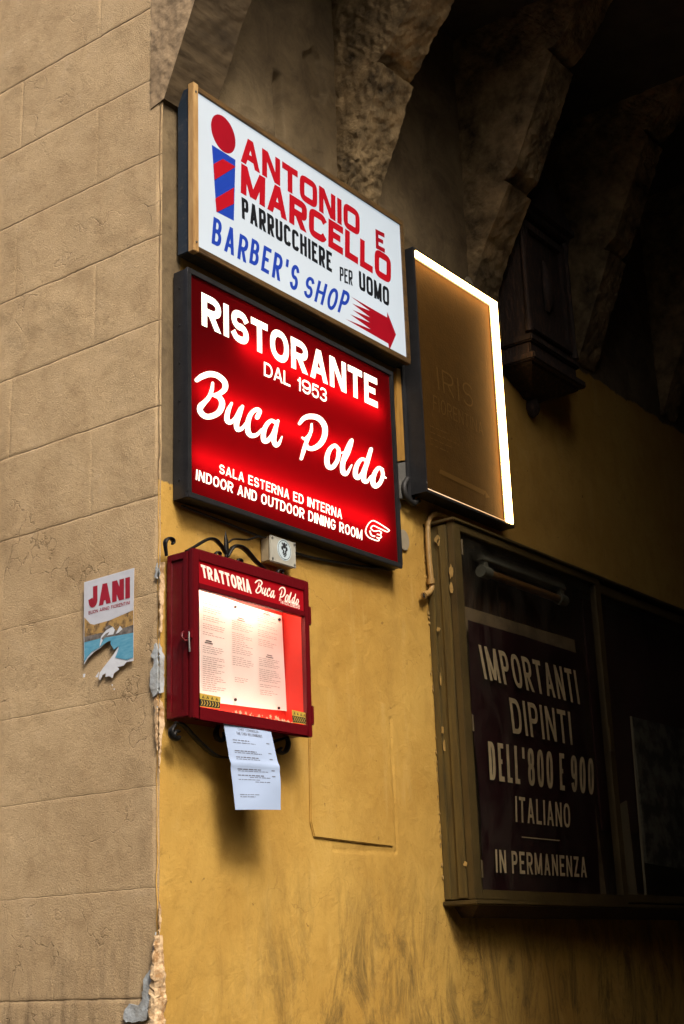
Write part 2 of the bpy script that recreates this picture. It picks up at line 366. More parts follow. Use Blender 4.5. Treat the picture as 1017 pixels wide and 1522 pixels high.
# ------------------------------------------------------------------ lettering: stroked glyphs
def arc(cx, cy, rx, ry, a0, a1, n=2.3, k=None):
    k = k or max(5, int(abs(a1-a0)/11)); out = []
    for i in range(k+1):
        t = R(a0+(a1-a0)*i/k); c, s_ = math.cos(t), math.sin(t)
        out.append((cx+rx*math.copysign(abs(c)**(2/n), c), cy+ry*math.copysign(abs(s_)**(2/n), s_)))
    return out
def glyph(ch, n):
    st = ('L', [(0, 0), (0, 1)]); L = lambda *p: ('L', list(p)); B = lambda *p: ('B', list(p))
    Pd = lambda *p: ('P', p)
    bowlP = ('L', [(0, 1)]+arc(.45, .73, .55, .27, 90, -90, n)+[(0, .46)])
    G = {
     'A': (.95, [Pd(0, 0, .5, 1), Pd(1, 0, .5, 1), B((.18, .26), (.82, .26))]),
     'B': (.85, [st, ('L', [(0, 1)]+arc(.45, .765, .45, .235, 90, -90, n)+[(0, .53)]), ('L', [(0, .53)]+arc(.45, .265, .55, .265, 90, -90, n)+[(0, 0)])]),
     'C': (.9, [('L', arc(.5, .5, .5, .5, 42, 318, n))]),
     'D': (.9, [st, ('L', [(0, 1)]+arc(.4, .5, .6, .5, 90, -90, n)+[(0, 0)])]),
     'E': (.78, [st, L((0, 1), (1, 1)), B((0, .52), (.98, .52)), L((0, 0), (1, 0))]),
     'F': (.74, [st, L((0, 1), (1, 1)), B((0, .52), (.95, .52))]),
     'G': (.95, [('L', arc(.5, .5, .5, .5, 42, 345, n)+[(1, .44), (.6, .44)])]),
     'H': (.9, [st, L((1, 0), (1, 1)), B((0, .52), (1, .52))]),
     'I': (.0, [L((.5, 0), (.5, 1))]),
     'J': (.7, [('L', [(1, 1), (1, .3)]+arc(.5, .3, .5, .3, 0, -165, n))]),
     'K': (.9, [st, Pd(0.05, .42, 1, 1), Pd(.3, .6, 1, 0)]),
     'L': (.72, [st, L((0, 0), (1, 0))]),
     'M': (1.12, [st, L((1, 0), (1, 1)), Pd(0, 1, .5, .05), Pd(1, 1, .5, .05)]),
     'N': (.92, [st, L((1, 0), (1, 1)), Pd(0, 1, 1, 0)]),
     'O': (.95, [('C', arc(.5, .5, .5, .5, 0, 348, n, 29))]),
     'P': (.82, [st, bowlP]),
     'R': (.88, [st, bowlP, Pd(.42, .47, 1, 0)]),
     'S': (.82, [('L', arc(.5, .745, .48, .255, 28, 262, n)+arc(.5, .255, .5, .255, 82, -152, n))]),
     'T': (.82, [L((.5, 0), (.5, 1)), L((0, 1), (1, 1))]),
     'U': (.9, [('L', [(0, 1), (0, .36)]+arc(.5, .36, .5, .36, 180, 360, n)+[(1, 1)])]),
     'V': (.92, [Pd(.5, 0, 0, 1), Pd(.5, 0, 1, 1)]),
     'Z': (.82, [L((0, 1), (1, 1)), Pd(0, .06, 1, .94), L((0, 0), (1, 0))]),
     '0': (1.0, [('C', arc(.5, .5, .5, .5, 0, 348, n, 29))]),
     '1': (.45, [L((.9, 0), (.9, 1)), B((.9, .96), (.1, .72))]),
     '2': (.8, [('L', arc(.5, .72, .5, .28, 160, -25, n)+[(0, 0), (1, 0)])]),
     '3': (.8, [('L', arc(.5, .75, .46, .25, 150, -85, n)), ('L', arc(.5, .26, .5, .26, 85, -150, n))]),
     '5': (.8, [('L', [(.95, 1), (.12, 1), (.05, .52)]+arc(.5, .33, .5, .33, 115, -150, n))]),
     '6': (.8, [('C', arc(.5, .3, .5, .3, 0, 348, n, 20)), ('L', [(0, .3)]+arc(.5, .55, .5, .45, 180, 40, n))]),
     '7': (.75, [L((0, 1), (1, 1)), Pd(.3, 0, 1, .95)]),
     '8': (1.0, [('C', arc(.5, .755, .44, .245, 0, 348, n, 22)), ('C', arc(.5, .26, .5, .26, 0, 348, n, 22))]),
     '9': (1.0, [('C', arc(.5, .7, .5, .3, 0, 348, n, 20)), ('L', [(1, .7)]+arc(.5, .45, .5, .45, 0, -140, n))]),
     "'": (.0, [B((.5, .72), (.5, 1.06))]),
     '.': (.0, [B((.5, -.02), (.5, .13))]),
     'e': (.62, [('L', [(0, .36), (1, .36)]+arc(.5, .34, .5, .34, 12, 310, n))]),
     'l': (.0, [L((.5, 0), (.5, 1))]),
     ' ': (.5, []), '-': (.4, [B((0, .45), (1, .45))]),
    }
    return G[ch]
def ribbon(pts, t, closed=False, cap=0.0):
    """2-D polyline -> left/right offset points; t = width or list of widths"""
    P = [np.array(p, float) for p in pts]; tw = list(t) if hasattr(t, '__len__') else [t]*len(P)
    keep = [i for i in range(len(P)) if i == 0 or np.linalg.norm(P[i]-P[i-1]) > 1e-5]
    P = [P[i] for i in keep]; tw = [tw[i] for i in keep]; n = len(P)
    if not closed and cap:
        d = P[0]-P[1]; P[0] = P[0]+d/np.linalg.norm(d)*cap; d = P[-1]-P[-2]; P[-1] = P[-1]+d/np.linalg.norm(d)*cap
    Lp, Rp = [], []
    for i in range(n):
        a = P[i]-P[i-1] if (closed or i > 0) else P[1]-P[0]
        b = P[(i+1) % n]-P[i] if (closed or i < n-1) else P[-1]-P[-2]
        a = a/(np.linalg.norm(a)+1e-9); b = b/(np.linalg.norm(b)+1e-9)
        na, nb = np.array([-a[1], a[0]]), np.array([-b[1], b[0]])
        mt = na+nb; q = 1+na@nb; mt = mt/max(q, .35)
        Lp.append(P[i]+mt*tw[i]/2); Rp.append(P[i]-mt*tw[i]/2)
    return Lp, Rp
class Lettering:
    """collects flat shapes on a mapped plane; every stroke sits a hair in front of the last so nothing is coplanar"""
    def __init__(s, fn, nrm): s.mb = MB(); s.fn = fn; s.n = np.array(nrm, float); s.k = 0
    def _p(s, p): return s.fn(p[0], p[1])+s.n*(.0004+.00006*(s.k % 9))
    def strip(s, Lp, Rp, closed=False):
        n = len(Lp); vs_ = [s._p(p) for p in Lp]+[s._p(p) for p in Rp]
        fs = [(i, (i+1) % n, n+(i+1) % n, n+i) for i in range(n if closed else n-1)]
        s.mb.add(vs_, fs); s.k += 1
    def stroke(s, pts, t, closed=False, cap=0.0, round_cap=False):
        Lp, Rp = ribbon(pts, t, closed, cap); s.strip(Lp, Rp, closed)
        if round_cap:
            tw = t if hasattr(t, '__len__') else [t]*len(pts)
            for p, w_ in ((pts[0], tw[0]), (pts[-1], tw[-1])):
                s.fill([(p[0]+w_/2*math.cos(a*math.pi/6), p[1]+w_/2*math.sin(a*math.pi/6)) for a in range(12)])
    def fill(s, pts): s.mb.poly([s._p(p) for p in pts]); s.k += 1
    def text(s, string, aspect, t, n=2.3, gap=.22, slant=0.0, word=.5, rnd=0.0):
        """string laid over 0..1 x 0..1 of the mapped quad whose width/height is aspect; t = stroke/height"""
        gl = [glyph(c, n) for c in string]
        fixed = sum(t for g in gl if g[0] == 0); flex = sum((word if c == ' ' else g[0]) for c, g in zip(string, gl))
        ng = len(string)-1; gaps = gap*t/.2*.62
        kx = (aspect-fixed-gaps*ng)/flex; x = 0.0; rr = random.Random(len(string))
        for c, (w0, els) in zip(string, gl):
            Wd = t if w0 == 0 else (word if c == ' ' else w0)*kx
            oy = (rr.random()-.5)*rnd; hs = 1+(rr.random()-.5)*rnd
            mp = lambda u, v: ((x+t/2+u*(Wd-t)), t/2+v*(1-t))
            fin = lambda p: ((p[0]+slant*(p[1]-.5))/aspect, p[1]*hs+oy)
            for kind, pts in els:
                if kind == 'P':
                    x0, y0, x1, y1 = pts; dx = abs(x1-x0)*(Wd-t); dy = abs(y1-y0)
                    h = min(t*math.hypot(1, dx/max(dy, .2))*.98, t*1.5)
                    q = lambda u: x+h/2+u*(Wd-h)
                    Lp = [fin((q(x0)-h/2, y0)), fin((q(x1)-h/2, y1))]; Rp = [fin((q(x0)+h/2, y0)), fin((q(x1)+h/2, y1))]
                    s.strip(Lp, Rp)
                else:
                    P = [mp(*p) for p in pts]
                    Lp, Rp = ribbon(P, t*(.92 if kind == 'B' else 1), kind == 'C', t/2 if kind == 'L' else 0)
                    s.strip([fin(p) for p in Lp], [fin(p) for p in Rp], kind == 'C')
            x += Wd+gaps
    def build(s, name, m, parent): return s.mb.build(name, m, parent)
def quad_fn(LB, LT, RB, RT):
    LB, LT, RB, RT = map(np.array, (LB, LT, RB, RT))
    return lambda u, v: (LB*(1-u)+RB*u)*(1-v)+(LT*(1-u)+RT*u)*v
def quad_aspect(LB, LT, RB, RT):
    LB, LT, RB, RT = map(np.array, (LB, LT, RB, RT))
    return np.linalg.norm((RB+RT-LB-LT)/2)/np.linalg.norm((LT+RT-LB-RB)/2)
def wall_text(string, LB, LT, RB, RT, d, m, parent, t=.2, n=2.3, plane=W, name='lettering', nrm=(0, -1, 0), level=True, **kw):
    q = [np.array(plane(p[0], p[1], d)) for p in (LB, LT, RB, RT)]
    L = Lettering(quad_fn(*q), nrm); L.text(string, quad_aspect(*q), t, n, **kw)
    return L.build(name, m, parent)
def pix_lettering(d, m=None, crop=(0, 0, 1.0), plane=W, nrm=(0, -1, 0)):
    ox, oy, s_ = crop
    return Lettering(lambda x, y: np.array(plane(ox+x/s_, oy+y/s_, d)), nrm)
def spline(pts, k=6):
    P = [np.array(p, float) for p in pts]; P = [2*P[0]-P[1]]+P+[2*P[-1]-P[-2]]; out = []
    for i in range(1, len(P)-2):
        for j in range(k):
            t = j/k
            out.append(.5*((2*P[i])+(-P[i-1]+P[i+1])*t+(2*P[i-1]-5*P[i]+4*P[i+1]-P[i+2])*t*t+(-P[i-1]+3*P[i]-3*P[i+1]+P[i+2])*t**3))
    out.append(P[-2]); return out

# ------------------------------------------------------------------ noise relief for the walls
def vnoise(x, y, seed):
    xi = np.floor(x).astype(np.int64); yi = np.floor(y).astype(np.int64); fx = x-xi; fy = y-yi
    fx = fx*fx*(3-2*fx); fy = fy*fy*(3-2*fy)
    def h(a, b):
        n = (a*374761393+b*668265263+seed*974711) & 0x7fffffff
        n = ((n ^ (n >> 13))*1274126177) & 0x7fffffff
        return ((n ^ (n >> 16)) & 0xffff)/65535.0
    return (h(xi, yi)*(1-fx)+h(xi+1, yi)*fx)*(1-fy)+(h(xi, yi+1)*(1-fx)+h(xi+1, yi+1)*fx)*fy
def fbm(x, y, sc, octv, seed, g=.5):
    s_ = 0; a = 1.0; tot = 0
    for i in range(octv):
        s_ = s_+a*(vnoise(x*sc+17*i, y*sc+31*i, seed+i)-.5); tot += a; a *= g; sc *= 2.03
    return s_/tot
def grid_object(name, us, vs_, posf, m, parent, flip=False):
    U, V = np.meshgrid(us, vs_); P = posf(U, V); nu, nv = len(us), len(vs_)
    co = np.stack(P, -1).reshape(-1, 3)-ORG[parent.name]
    i = np.arange(nu*nv).reshape(nv, nu); a, b, c, d = i[:-1, :-1], i[:-1, 1:], i[1:, 1:], i[1:, :-1]
    q = np.stack([a, d, c, b] if flip else [a, b, c, d], -1).reshape(-1)
    nf = len(q)//4; me = bpy.data.meshes.new(name)
    me.vertices.add(len(co)); me.vertices.foreach_set('co', co.ravel())
    me.loops.add(len(q)); me.loops.foreach_set('vertex_index', q)
    me.polygons.add(nf); me.polygons.foreach_set('loop_start', np.arange(nf)*4); me.polygons.foreach_set('loop_total', np.full(nf, 4))
    me.polygons.foreach_set('use_smooth', np.ones(nf, bool)); me.update(); me.validate()
    me.materials.append(MAT[m]); o = bpy.data.objects.new(name, me); COL.objects.link(o); o.parent = parent; ORG[o.name] = ORG[parent.name]
    return o

# ================================================================== SETTING
GZ = -2.4
g = MB().quad((-60, -60, GZ), (60, -60, GZ), (60, 60, GZ), (-60, 60, GZ)).build('ground', 'ground'); tag(g, kind='structure')

bld = empty('corner_building', (0, 0, GZ), 'plastered corner building, beige street face and ochre alley wall under stone corbels', 'building')
def facade_pos(U, V):
    y, z = U, V
    d = .007*fbm(y, z, 2.2, 3, 3)+.0045*fbm(y, z, 9, 4, 11)
    lump = fbm(y, z, 4.5, 4, 23); d = d+.012*np.clip(lump-.09, 0, .3)
    wear = .5+1.5*np.clip(fbm(y, z, 3, 3, 41)+.25, 0, 1)
    for i, zc in enumerate(COURSES):
        wob = .004*fbm(y, z*0, 4, 3, 60+i)
        dep = .0022 if zc > .2 else (.0012 if zc > -1.0 else .004)
        d = d-dep*wear*np.exp(-((z-zc-wob)/.0036)**2)
        top = COURSES[i-1] if i else 2.4
        yj = (.30 if i % 2 == 0 else .70) if zc > -.3 else .5
        for y0 in (yj, yj+.8, yj+1.6):
            msk = ((z > zc) & (z < top)).astype(float)
            d = d-(.0020 if zc > .3 else .0008)*wear*msk*np.exp(-((y-y0-.003*fbm(y*0, z, 9, 2, 5))/.0034)**2)
    edge = np.clip(y/.02, 0, 1); d = d*edge+(-.004-.006*np.clip(fbm(y*0, z, 12, 4, 9)+.1, 0, 1))*(1-edge)
    return (-d, y, z)
ys = np.concatenate([np.linspace(0, 1.0, 230), np.linspace(1.05, 9, 30)])
zs = np.concatenate([np.linspace(GZ, -1.3, 24)[:-1], np.linspace(-1.3, 2.75, 830), np.linspace(2.85, 7.5, 20)])
grid_object('facade_wall', ys, zs, facade_pos, 'facade', bld, True)
def alley_pos(U, V):
    x, z = U, V
    d = .010*fbm(x, z, 1.6, 3, 103)+.0045*fbm(x, z, 6, 4, 111)+.0024*fbm(x, z*.6, 30, 3, 117)
    up = np.clip((z-1.62)/.1, 0, 1)
    d = d+up*(.016*fbm(x, z, 5, 5, 130)-.014*np.clip(fbm(x, z, 7, 4, 140)-.13, 0, .3)*2)
    # upright chase in the bare render, and a broken-out patch
    d = d-up*.036*np.exp(-((x-.62-.01*fbm(x*0, z, 6, 3, 7))/.022)**4)*np.clip((2.16-z)/.03, 0, 1)
    d = d-up*.014*np.clip(1-((x-.84)/.075)**2-((z-2.25)/.13)**2+1.2*fbm(x, z, 14, 3, 77), 0, .5)*3.4
    d = d*(1-.8*np.exp(-((x-.78)/.26)**6-((z+.48)/.36)**6))
    gx, gz_ = W(586, 1200)[0], W(520, 1262)[2]
    d = d-.0035*np.exp(-((x-gx-.004*fbm(x*0, z, 6, 3, 12))/.006)**2)*((z > gz_) & (z < -.2))
    d = d-.0030*np.exp(-((z-gz_-.012*(x-gx)-.004*fbm(x, z*0, 6, 3, 15))/.006)**2)*((x > gx-.36) & (x < gx))
    # old re-plastered outline
    d = d+.0022*np.exp(-((z+.185+.11*(x-.6)+.012*fbm(x, z*0, 8, 3, 88))/.006)**2)*((x > .55) & (x < .95))
    d = d-.010*np.clip(.35+fbm(x, z, 22, 4, 99), 0, 1)*np.exp(-((x-1.475)/.016)**2)*(z < .55)*(z > -.85)
    edge = np.clip(x/.03, 0, 1); d = d*edge+(1-edge)*(-.006-.010*np.clip(fbm(x*0, z, 14, 4, 19), -.2, 1))
    return (x, -d, z)
xs = np.concatenate([np.linspace(0, 1.6, 290), np.linspace(1.61, 3.45, 130), np.linspace(3.6, 10, 24)])
zs = np.concatenate([np.linspace(GZ, -1.45, 14)[:-1], np.linspace(-1.45, 2.7, 600), np.linspace(2.75, 3.6, 20)])
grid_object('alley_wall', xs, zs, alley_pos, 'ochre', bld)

# corbels: stacked sloping stones, five along the alley wall
def rough_stone(mb_pts_fn, name, m, rough, seed):
    bm = bmesh.new(); mb_pts_fn(bm)
    bmesh.ops.recalc_face_normals(bm, faces=bm.faces)
    for _ in range(20):
        long = [e for e in bm.edges if e.calc_length() > .017]
        if not long: break
        bmesh.ops.subdivide_edges(bm, edges=long, cuts=1)
        bmesh.ops.triangulate(bm, faces=bm.faces)
        if len(bm.verts) > 22000: break
    bm.normal_update(); co = np.array([v.co for v in bm.verts]); nr = np.array([v.normal for v in bm.verts])
    k = fbm(co[:, 0]*1.3+co[:, 1], co[:, 2]+co[:, 1]*.4, 7, 4, seed)*rough*.55+fbm(co[:, 0]+co[:, 1]*1.7, co[:, 2], 30, 3, seed+9)*rough*1.0+fbm(co[:, 0]+co[:, 2]*.3, co[:, 2]-co[:, 1], 70, 2, seed+19)*rough*.5
    for v, c, n_, q in zip(bm.verts, co, nr, k): v.co = Vector(c+n_*q)
    org = ORG[bld.name]
    for v in bm.verts: v.co -= Vector(org)
    for f in bm.faces: f.smooth = True
    me = bpy.data.meshes.new(name); bm.to_mesh(me); bm.free(); me.materials.append(MAT[m]); me.set_sharp_from_angle(angle=R(38))
    o = bpy.data.objects.new(name, me); COL.objects.link(o); o.parent = bld; ORG[o.name] = org; return o
def corbel(x0, th, tiers, m, seed, rough=.015):
    def fn(bm):
        for prof in tiers:
            a = [bm.verts.new((x0, -y, z)) for y, z in prof]; b = [bm.verts.new((x0+th, -y, z)) for y, z in prof]
            n = len(prof); bm.faces.new(a); bm.faces.new(b[::-1])
            for i in range(n): bm.faces.new((a[i], b[i], b[(i+1) % n], a[(i+1) % n]))
    return rough_stone(fn, 'corbel', m, rough, seed)
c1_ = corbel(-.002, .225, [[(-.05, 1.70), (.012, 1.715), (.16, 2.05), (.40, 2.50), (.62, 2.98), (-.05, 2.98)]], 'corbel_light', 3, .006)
c1_.data.materials.append(MAT['tooled'])      # combed underside faces; shade is painted into their darker, dirty tone
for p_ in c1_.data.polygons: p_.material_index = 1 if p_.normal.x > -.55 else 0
TI = lambda zb, z1, z2: [[(-.05, zb), (.015, zb+.02), (.10, zb+.22), (.235, z1), (.17, z1+.05), (-.05, z1+.05)],
                         [(-.05, z1+.03), (.20, z1+.02), (.27, z1+.07), (.49, z2), (.46, z2+.06), (-.05, z2+.06)],
                         [(-.05, z2+.04), (.50, z2+.04), (.56, z2+.08), (.74, 3.02), (-.05, 3.02)]]
corbel(.968, .20, TI(1.74, 2.27, 2.62), 'corbel', 21)
corbel(1.895, .19, TI(1.72, 2.17, 2.70), 'corbel', 33, .011)
corbel(2.838, .17, TI(1.69, 2.22, 2.76), 'corbel', 45)
corbel(3.78, .17, TI(1.70, 2.22, 2.76), 'corbel', 57)
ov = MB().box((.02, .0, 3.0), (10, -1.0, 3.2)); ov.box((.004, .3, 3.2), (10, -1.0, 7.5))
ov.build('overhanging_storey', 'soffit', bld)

# flaking plaster and broken paint at the corner
def flake(pts, plane, m, th=.005, off=.004, seed=0, name='plaster_patch'):
    rr = random.Random(seed); P = []
    for i, p in enumerate(pts):
        q = pts[(i+1) % len(pts)]; n = max(1, int(math.hypot(q[0]-p[0], q[1]-p[1])/4))
        for j in range(n):
            t = j/n; P.append((p[0]+(q[0]-p[0])*t+(rr.random()-.5)*2.2*(j > 0), p[1]+(q[1]-p[1])*t+(rr.random()-.5)*2.2*(j > 0)))
    W3 = [plane(x, y, off) for x, y in P]
    nrm = np.array((0, -1, 0) if plane is W else (-1, 0, 0))
    mb = MB(); mb.prism(W3, nrm*th); return mb.build(name, m, bld)
cr = lambda ox, oy, s_, pts: [(ox+x/s_, oy+y/s_) for x, y in pts]
flake(cr(180, 1340, 8.367, [(445, 380), (415, 540), (405, 830), (330, 910), (300, 960), (270, 1240), (235, 1290), (120, 1270), (60, 1360), (45, 1450), (80, 1500), (200, 1500), (330, 1470), (370, 1200), (420, 850), (455, 700)]), WL, 'patch', .006, .002, 1)
flake(cr(200, 700, 3.54, [(118, 905), (90, 975), (108, 990), (104, 1030), (92, 1050), (86, 1130), (104, 1192), (128, 1160), (127, 1050), (124, 960)]), WL, 'patch', .005, .003, 2)
flake(cr(200, 700, 3.54, [(128, 905), (150, 965), (150, 1165), (128, 1170)]), W, 'patch', .004, .006, 3)
flake(cr(200, 700, 3.54, [(124, 485), (110, 560), (125, 568)]), WL, 'patch', .005, .003, 4)
flake(cr(200, 700, 3.54, [(129, 495), (150, 520), (150, 572), (129, 560)]), W, 'patch', .004, .006, 5)
flake(cr(200, 700, 3.54, [(114, 1240), (112, 1280), (124, 1282), (125, 1238)]), WL, 'patch', .004, .003, 6)
flake([(237, 836), (244, 836), (242, 905), (239, 940), (237, 940)], W, 'cream', .004, .007, 7)
flake([(236.5, 1040), (241, 1045), (244, 1075), (239, 1100), (237.5, 1130), (236, 1150)], W, 'cream', .004, .007, 8)
flake([(231, 1040), (235, 1035), (235, 1115), (232, 1090)], WL, 'cream', .004, .004, 9)
flake([(236, 1340), (239, 1352), (238, 1375), (236, 1392)], W, 'cream', .003, .007, 10)
def rubble(bm):
    z0, z1 = W(236, 1390)[2], W(236, 1560)[2]
    zz = np.linspace(z0, z1, 46); ring = []
    for i, z in enumerate(zz):
        t = i/45; q_ = vnoise(np.array([i*.35]), np.array([3.3]), 5)[0]; a = .003+.038*t*(.5+q_); b = .008+.020*min(1, t*1.6)*(.5+.8*q_); row = []
        for (x, y) in ((.004, a), (-.010, a*.8), (-.012, a*.4), (-.011, 0), (-.002, -.010), (b*.3, -.0115), (b*.6, -.0115), (b*.85, -.009), (b, .004)):
            row.append(bm.verts.new((x, y, z)))
        ring.append(row)
    for r0, r1 in zip(ring, ring[1:]):
        for p in range(8): bm.faces.new((r0[p], r0[p+1], r1[p+1], r1[p]))
o = rough_stone(rubble, 'broken_corner', 'cream', .017, 71); o.data.set_sharp_from_angle(angle=R(16))

# plastered-over hatch
h0, h1 = W(459, 1200), W(581, 1200); hz0, hz1 = W(520, 1251)[2], W(520, 1035)[2]
hb = MB(); hb.prism([(h0[0]+.016, -.0, hz0+.004), (h1[0]-.004, 0, hz0-.008), (h1[0], 0, hz0+.02), (h1[0]-.004, 0, hz1), (h0[0]+.01, 0, hz1+.02), (h0[0], 0, hz0+.05)], (0, -.0085, 0))
hb.build('wall_hatch', 'ochre', bld, bevel=.0035)

# unseen building added across the alley to shade the ochre wall
ob = MB().box((.58, -1.9, GZ), (12, -9, 9)); ob.box((10.2, -1.9, GZ), (12, 1, 9))
ob = ob.build('unseen_alley_blocker', 'other', None, (5, -5, GZ)); tag(ob, 'unseen dark building added across the alley to shade the ochre wall', 'building')

sb = MB().box((-7.2, -40, GZ), (-14, 40, 5.2)).build('unseen_street_blocker', 'other', None, (-9, 0, GZ)); tag(sb, 'unseen dark building added across the street to cut low sky light', 'building')  # unseen block, added to keep low sky light out of the alley

# ================================================================== BARBER SIGN
def frame_bars(mb, x0, x1, z0, z1, w_, y0, y1, wl=None):
    wl = wl or w_
    mb.box((x0, y0, z1-w_), (x1, y1, z1)); mb.box((x0, y0, z0), (x1, y1, z0+w_))
    mb.box((x0, y0, z0+w_), (x0+wl, y1, z1-w_)); mb.box((x1-wl, y0, z0+w_), (x1, y1, z1-w_)); return mb
bx0, bx1, bz0, bz1 = .062, 1.277, 1.160, 1.776
bs = empty('barber_sign', (bx0, 0, bz0), 'white lit barber sign with red and blue lettering and pole, topmost on the corner', 'sign')
D = .078
MB().box((bx0+.004, -.008, bz0+.004), (bx1-.004, -.062, bz1-.004)).build('casing', 'navy', bs, bevel=.003)
fr = MB(); fr.box((bx0, -.0625, bz1-.022), (bx1, -D-.006, bz1)); fr.box((bx0, -.0625, bz0), (bx1, -D-.006, bz0+.022)); fr.box((bx1-.020, -.0625, bz0+.022), (bx1, -D-.006, bz1-.022))
fr.build('frame', 'woodh', bs, bevel=.002)
MB().box((bx0-.003, -.0620, bz0-.003), (bx0+.022, -D-.009, bz1+.004)).build('frame_post', 'wood', bs, bevel=.002)
for z in (bz0+.03, bz1-.03): MB().disc((bx0+.009, -D-.0088, z), .004, .002).build('screw', 'steel', bs)
face = MB().box((bx0+.022, -.064, bz0+.022), (bx1-.020, -D, bz1-.022)).build('face', 'white_face', bs)
c1 = (230, 100, 2.5425); p1 = lambda x, y: (230+x/2.5425, 100+y/2.5425)
wall_text('ANTONIO', p1(325, 355), p1(325, 252), p1(775, 641), p1(774, 547), D, 'vinyl_red', face, t=.25, n=5, gap=.13)
wall_text('MARCELLO', p1(325, 474), p1(327, 362), p1(893, 822), p1(893, 720), D, 'vinyl_red', face, t=.25, n=5, gap=.13)
wall_text('E', p1(836, 684), p1(834, 611), p1(870, 702), p1(868, 628), D, 'vinyl_dred', face, t=.22)
wall_text('PARRUCCHIERE', p1(330, 570), p1(328, 489), p1(670, 776), p1(669, 702), D, 'vinyl_black', face, t=.18, n=5, gap=.16)
wall_text('PER', p1(700, 807), p1(699, 753), p1(748, 826), p1(747, 770), D, 'vinyl_black', face, t=.14, n=5, gap=.16)
wall_text('UOMO', p1(773, 838), p1(771, 768), p1(886, 905), p1(885, 836), D, 'vinyl_black', face, t=.185, n=5, gap=.15)
wall_text("BARBER'S", p1(225, 668), p1(212, 560), p1(546, 850), p1(540, 745), D, 'vinyl_blue', face, t=.15, n=2.1, slant=.27, gap=.34, rnd=.09)
wall_text("SHOP", p1(570, 866), p1(566, 776), p1(727, 945), p1(733, 856), D, 'vinyl_blue', face, t=.155, n=2.1, slant=.28, gap=.36, rnd=.09)
L = pix_lettering(D, crop=c1)
L.fill([(259+46*math.cos(t)*1.0+10*math.sin(t)*.6, 252+70*math.sin(t)+24*math.cos(t)) for t in [2*math.pi*i/40 for i in range(40)]])
pole = L.build('pole_knob', 'vinyl_dred', face)
L = pix_lettering(D, crop=c1); L.fill([(216, 293), (305, 350), (299, 580), (233, 546)]); L.build('pole_emblem', 'vinyl_blue', face)
L = pix_lettering(D+.0012, crop=c1); L.fill([(222, 366), (258, 346), (303, 374), (303, 378), (226, 426)]); L.fill([(229, 496), (300, 454), (299, 516), (234, 548)]); L.build('pole_stripe', 'vinyl_red', face)
L = pix_lettering(D, crop=(500, 440, 8.475))
L.fill([(180, 5), (640, 270), (640, 200), (752, 487), (668, 685), (655, 600), (115, 288), (435, 420), (172, 230), (425, 335), (200, 172), (428, 270), (200, 95), (425, 188)])
L.build('arrow', 'vinyl_dred', face)

# ================================================================== RESTAURANT SIGN
rx0, rx1, rz0, rz1 = .052, 1.172, .335, 1.098
rs = empty('restaurant_sign', (rx0, 0, rz0), 'red backlit restaurant sign with white script in a dark grey frame', 'sign')
Dr = .063
cs = MB(); cs.box((rx0, -.006, rz0), (rx0+.010, -.058, rz1)); cs.box((rx1-.010, -.006, rz0), (rx1, -.058, rz1)); cs.box((rx0+.010, -.006, rz1-.010), (rx1-.010, -.058, rz1)); cs.box((rx0+.010, -.006, rz0), (rx1-.010, -.058, rz0+.010)); cs.box((rx0+.010, -.006, rz0+.010), (rx1-.010, -.010, rz1-.010))
cs.build('casing', 'dark_metal', rs)
frame_bars(MB(), rx0-.003, rx1+.003, rz0-.003, rz1+.003, .018, -.0585, -.070).build('frame', 'dark_metal', rs, bevel=.002)
for z in np.linspace(rz0+.06, rz1-.06, 6):
    MB().disc((rx0+.0005, -.032, z), .003, .0035, axis=0, n=10).build('rivet', 'dark_metal', rs)
rface = MB().quad((rx0+.014, -.0615, rz0+.014), (rx1-.014, -.0615, rz0+.014), (rx1-.014, -.0615, rz1-.014), (rx0+.014, -.0615, rz1-.014)).build('face', 'red_face', rs)
for (z, xa, xb) in ((.925, .30, 1.10), (.70, .10, 1.09), (.475, .08, 1.10)):
    MB().tube([(xa, -.022, z), (xb, -.022, z-.004)], .006, 10).build('light_tube', 'tube', rs)
p2 = lambda x, y: (230+x/2.5425, 380+y/2.5417); p3 = lambda x, y: (280+x/2.991, 540+y/2.990)
wall_text('RISTORANTE', p2(178, 262), p2(177, 138), p2(843, 577), p2(840, 465), Dr, 'white_glow', rface, t=.215, n=2.3, gap=.16)
wall_text('DAL 1953', p2(413, 453), p2(413, 400), p2(650, 556), p2(650, 505), Dr, 'white_glow', rface, t=.15, n=2.2)
wall_text('SALA ESTERNA ED INTERNA', p3(138, 488), p3(139, 447), p3(683, 693), p3(683, 650), Dr, 'white_glow', rface, t=.165, n=2.3, gap=.33, word=.34)
wall_text('INDOOR AND OUTDOOR DINING ROOM', p3(33, 517), p3(36, 471), p3(773, 786), p3(773, 741), Dr, 'white_glow', rface, t=.165, n=2.3, gap=.31, word=.34)
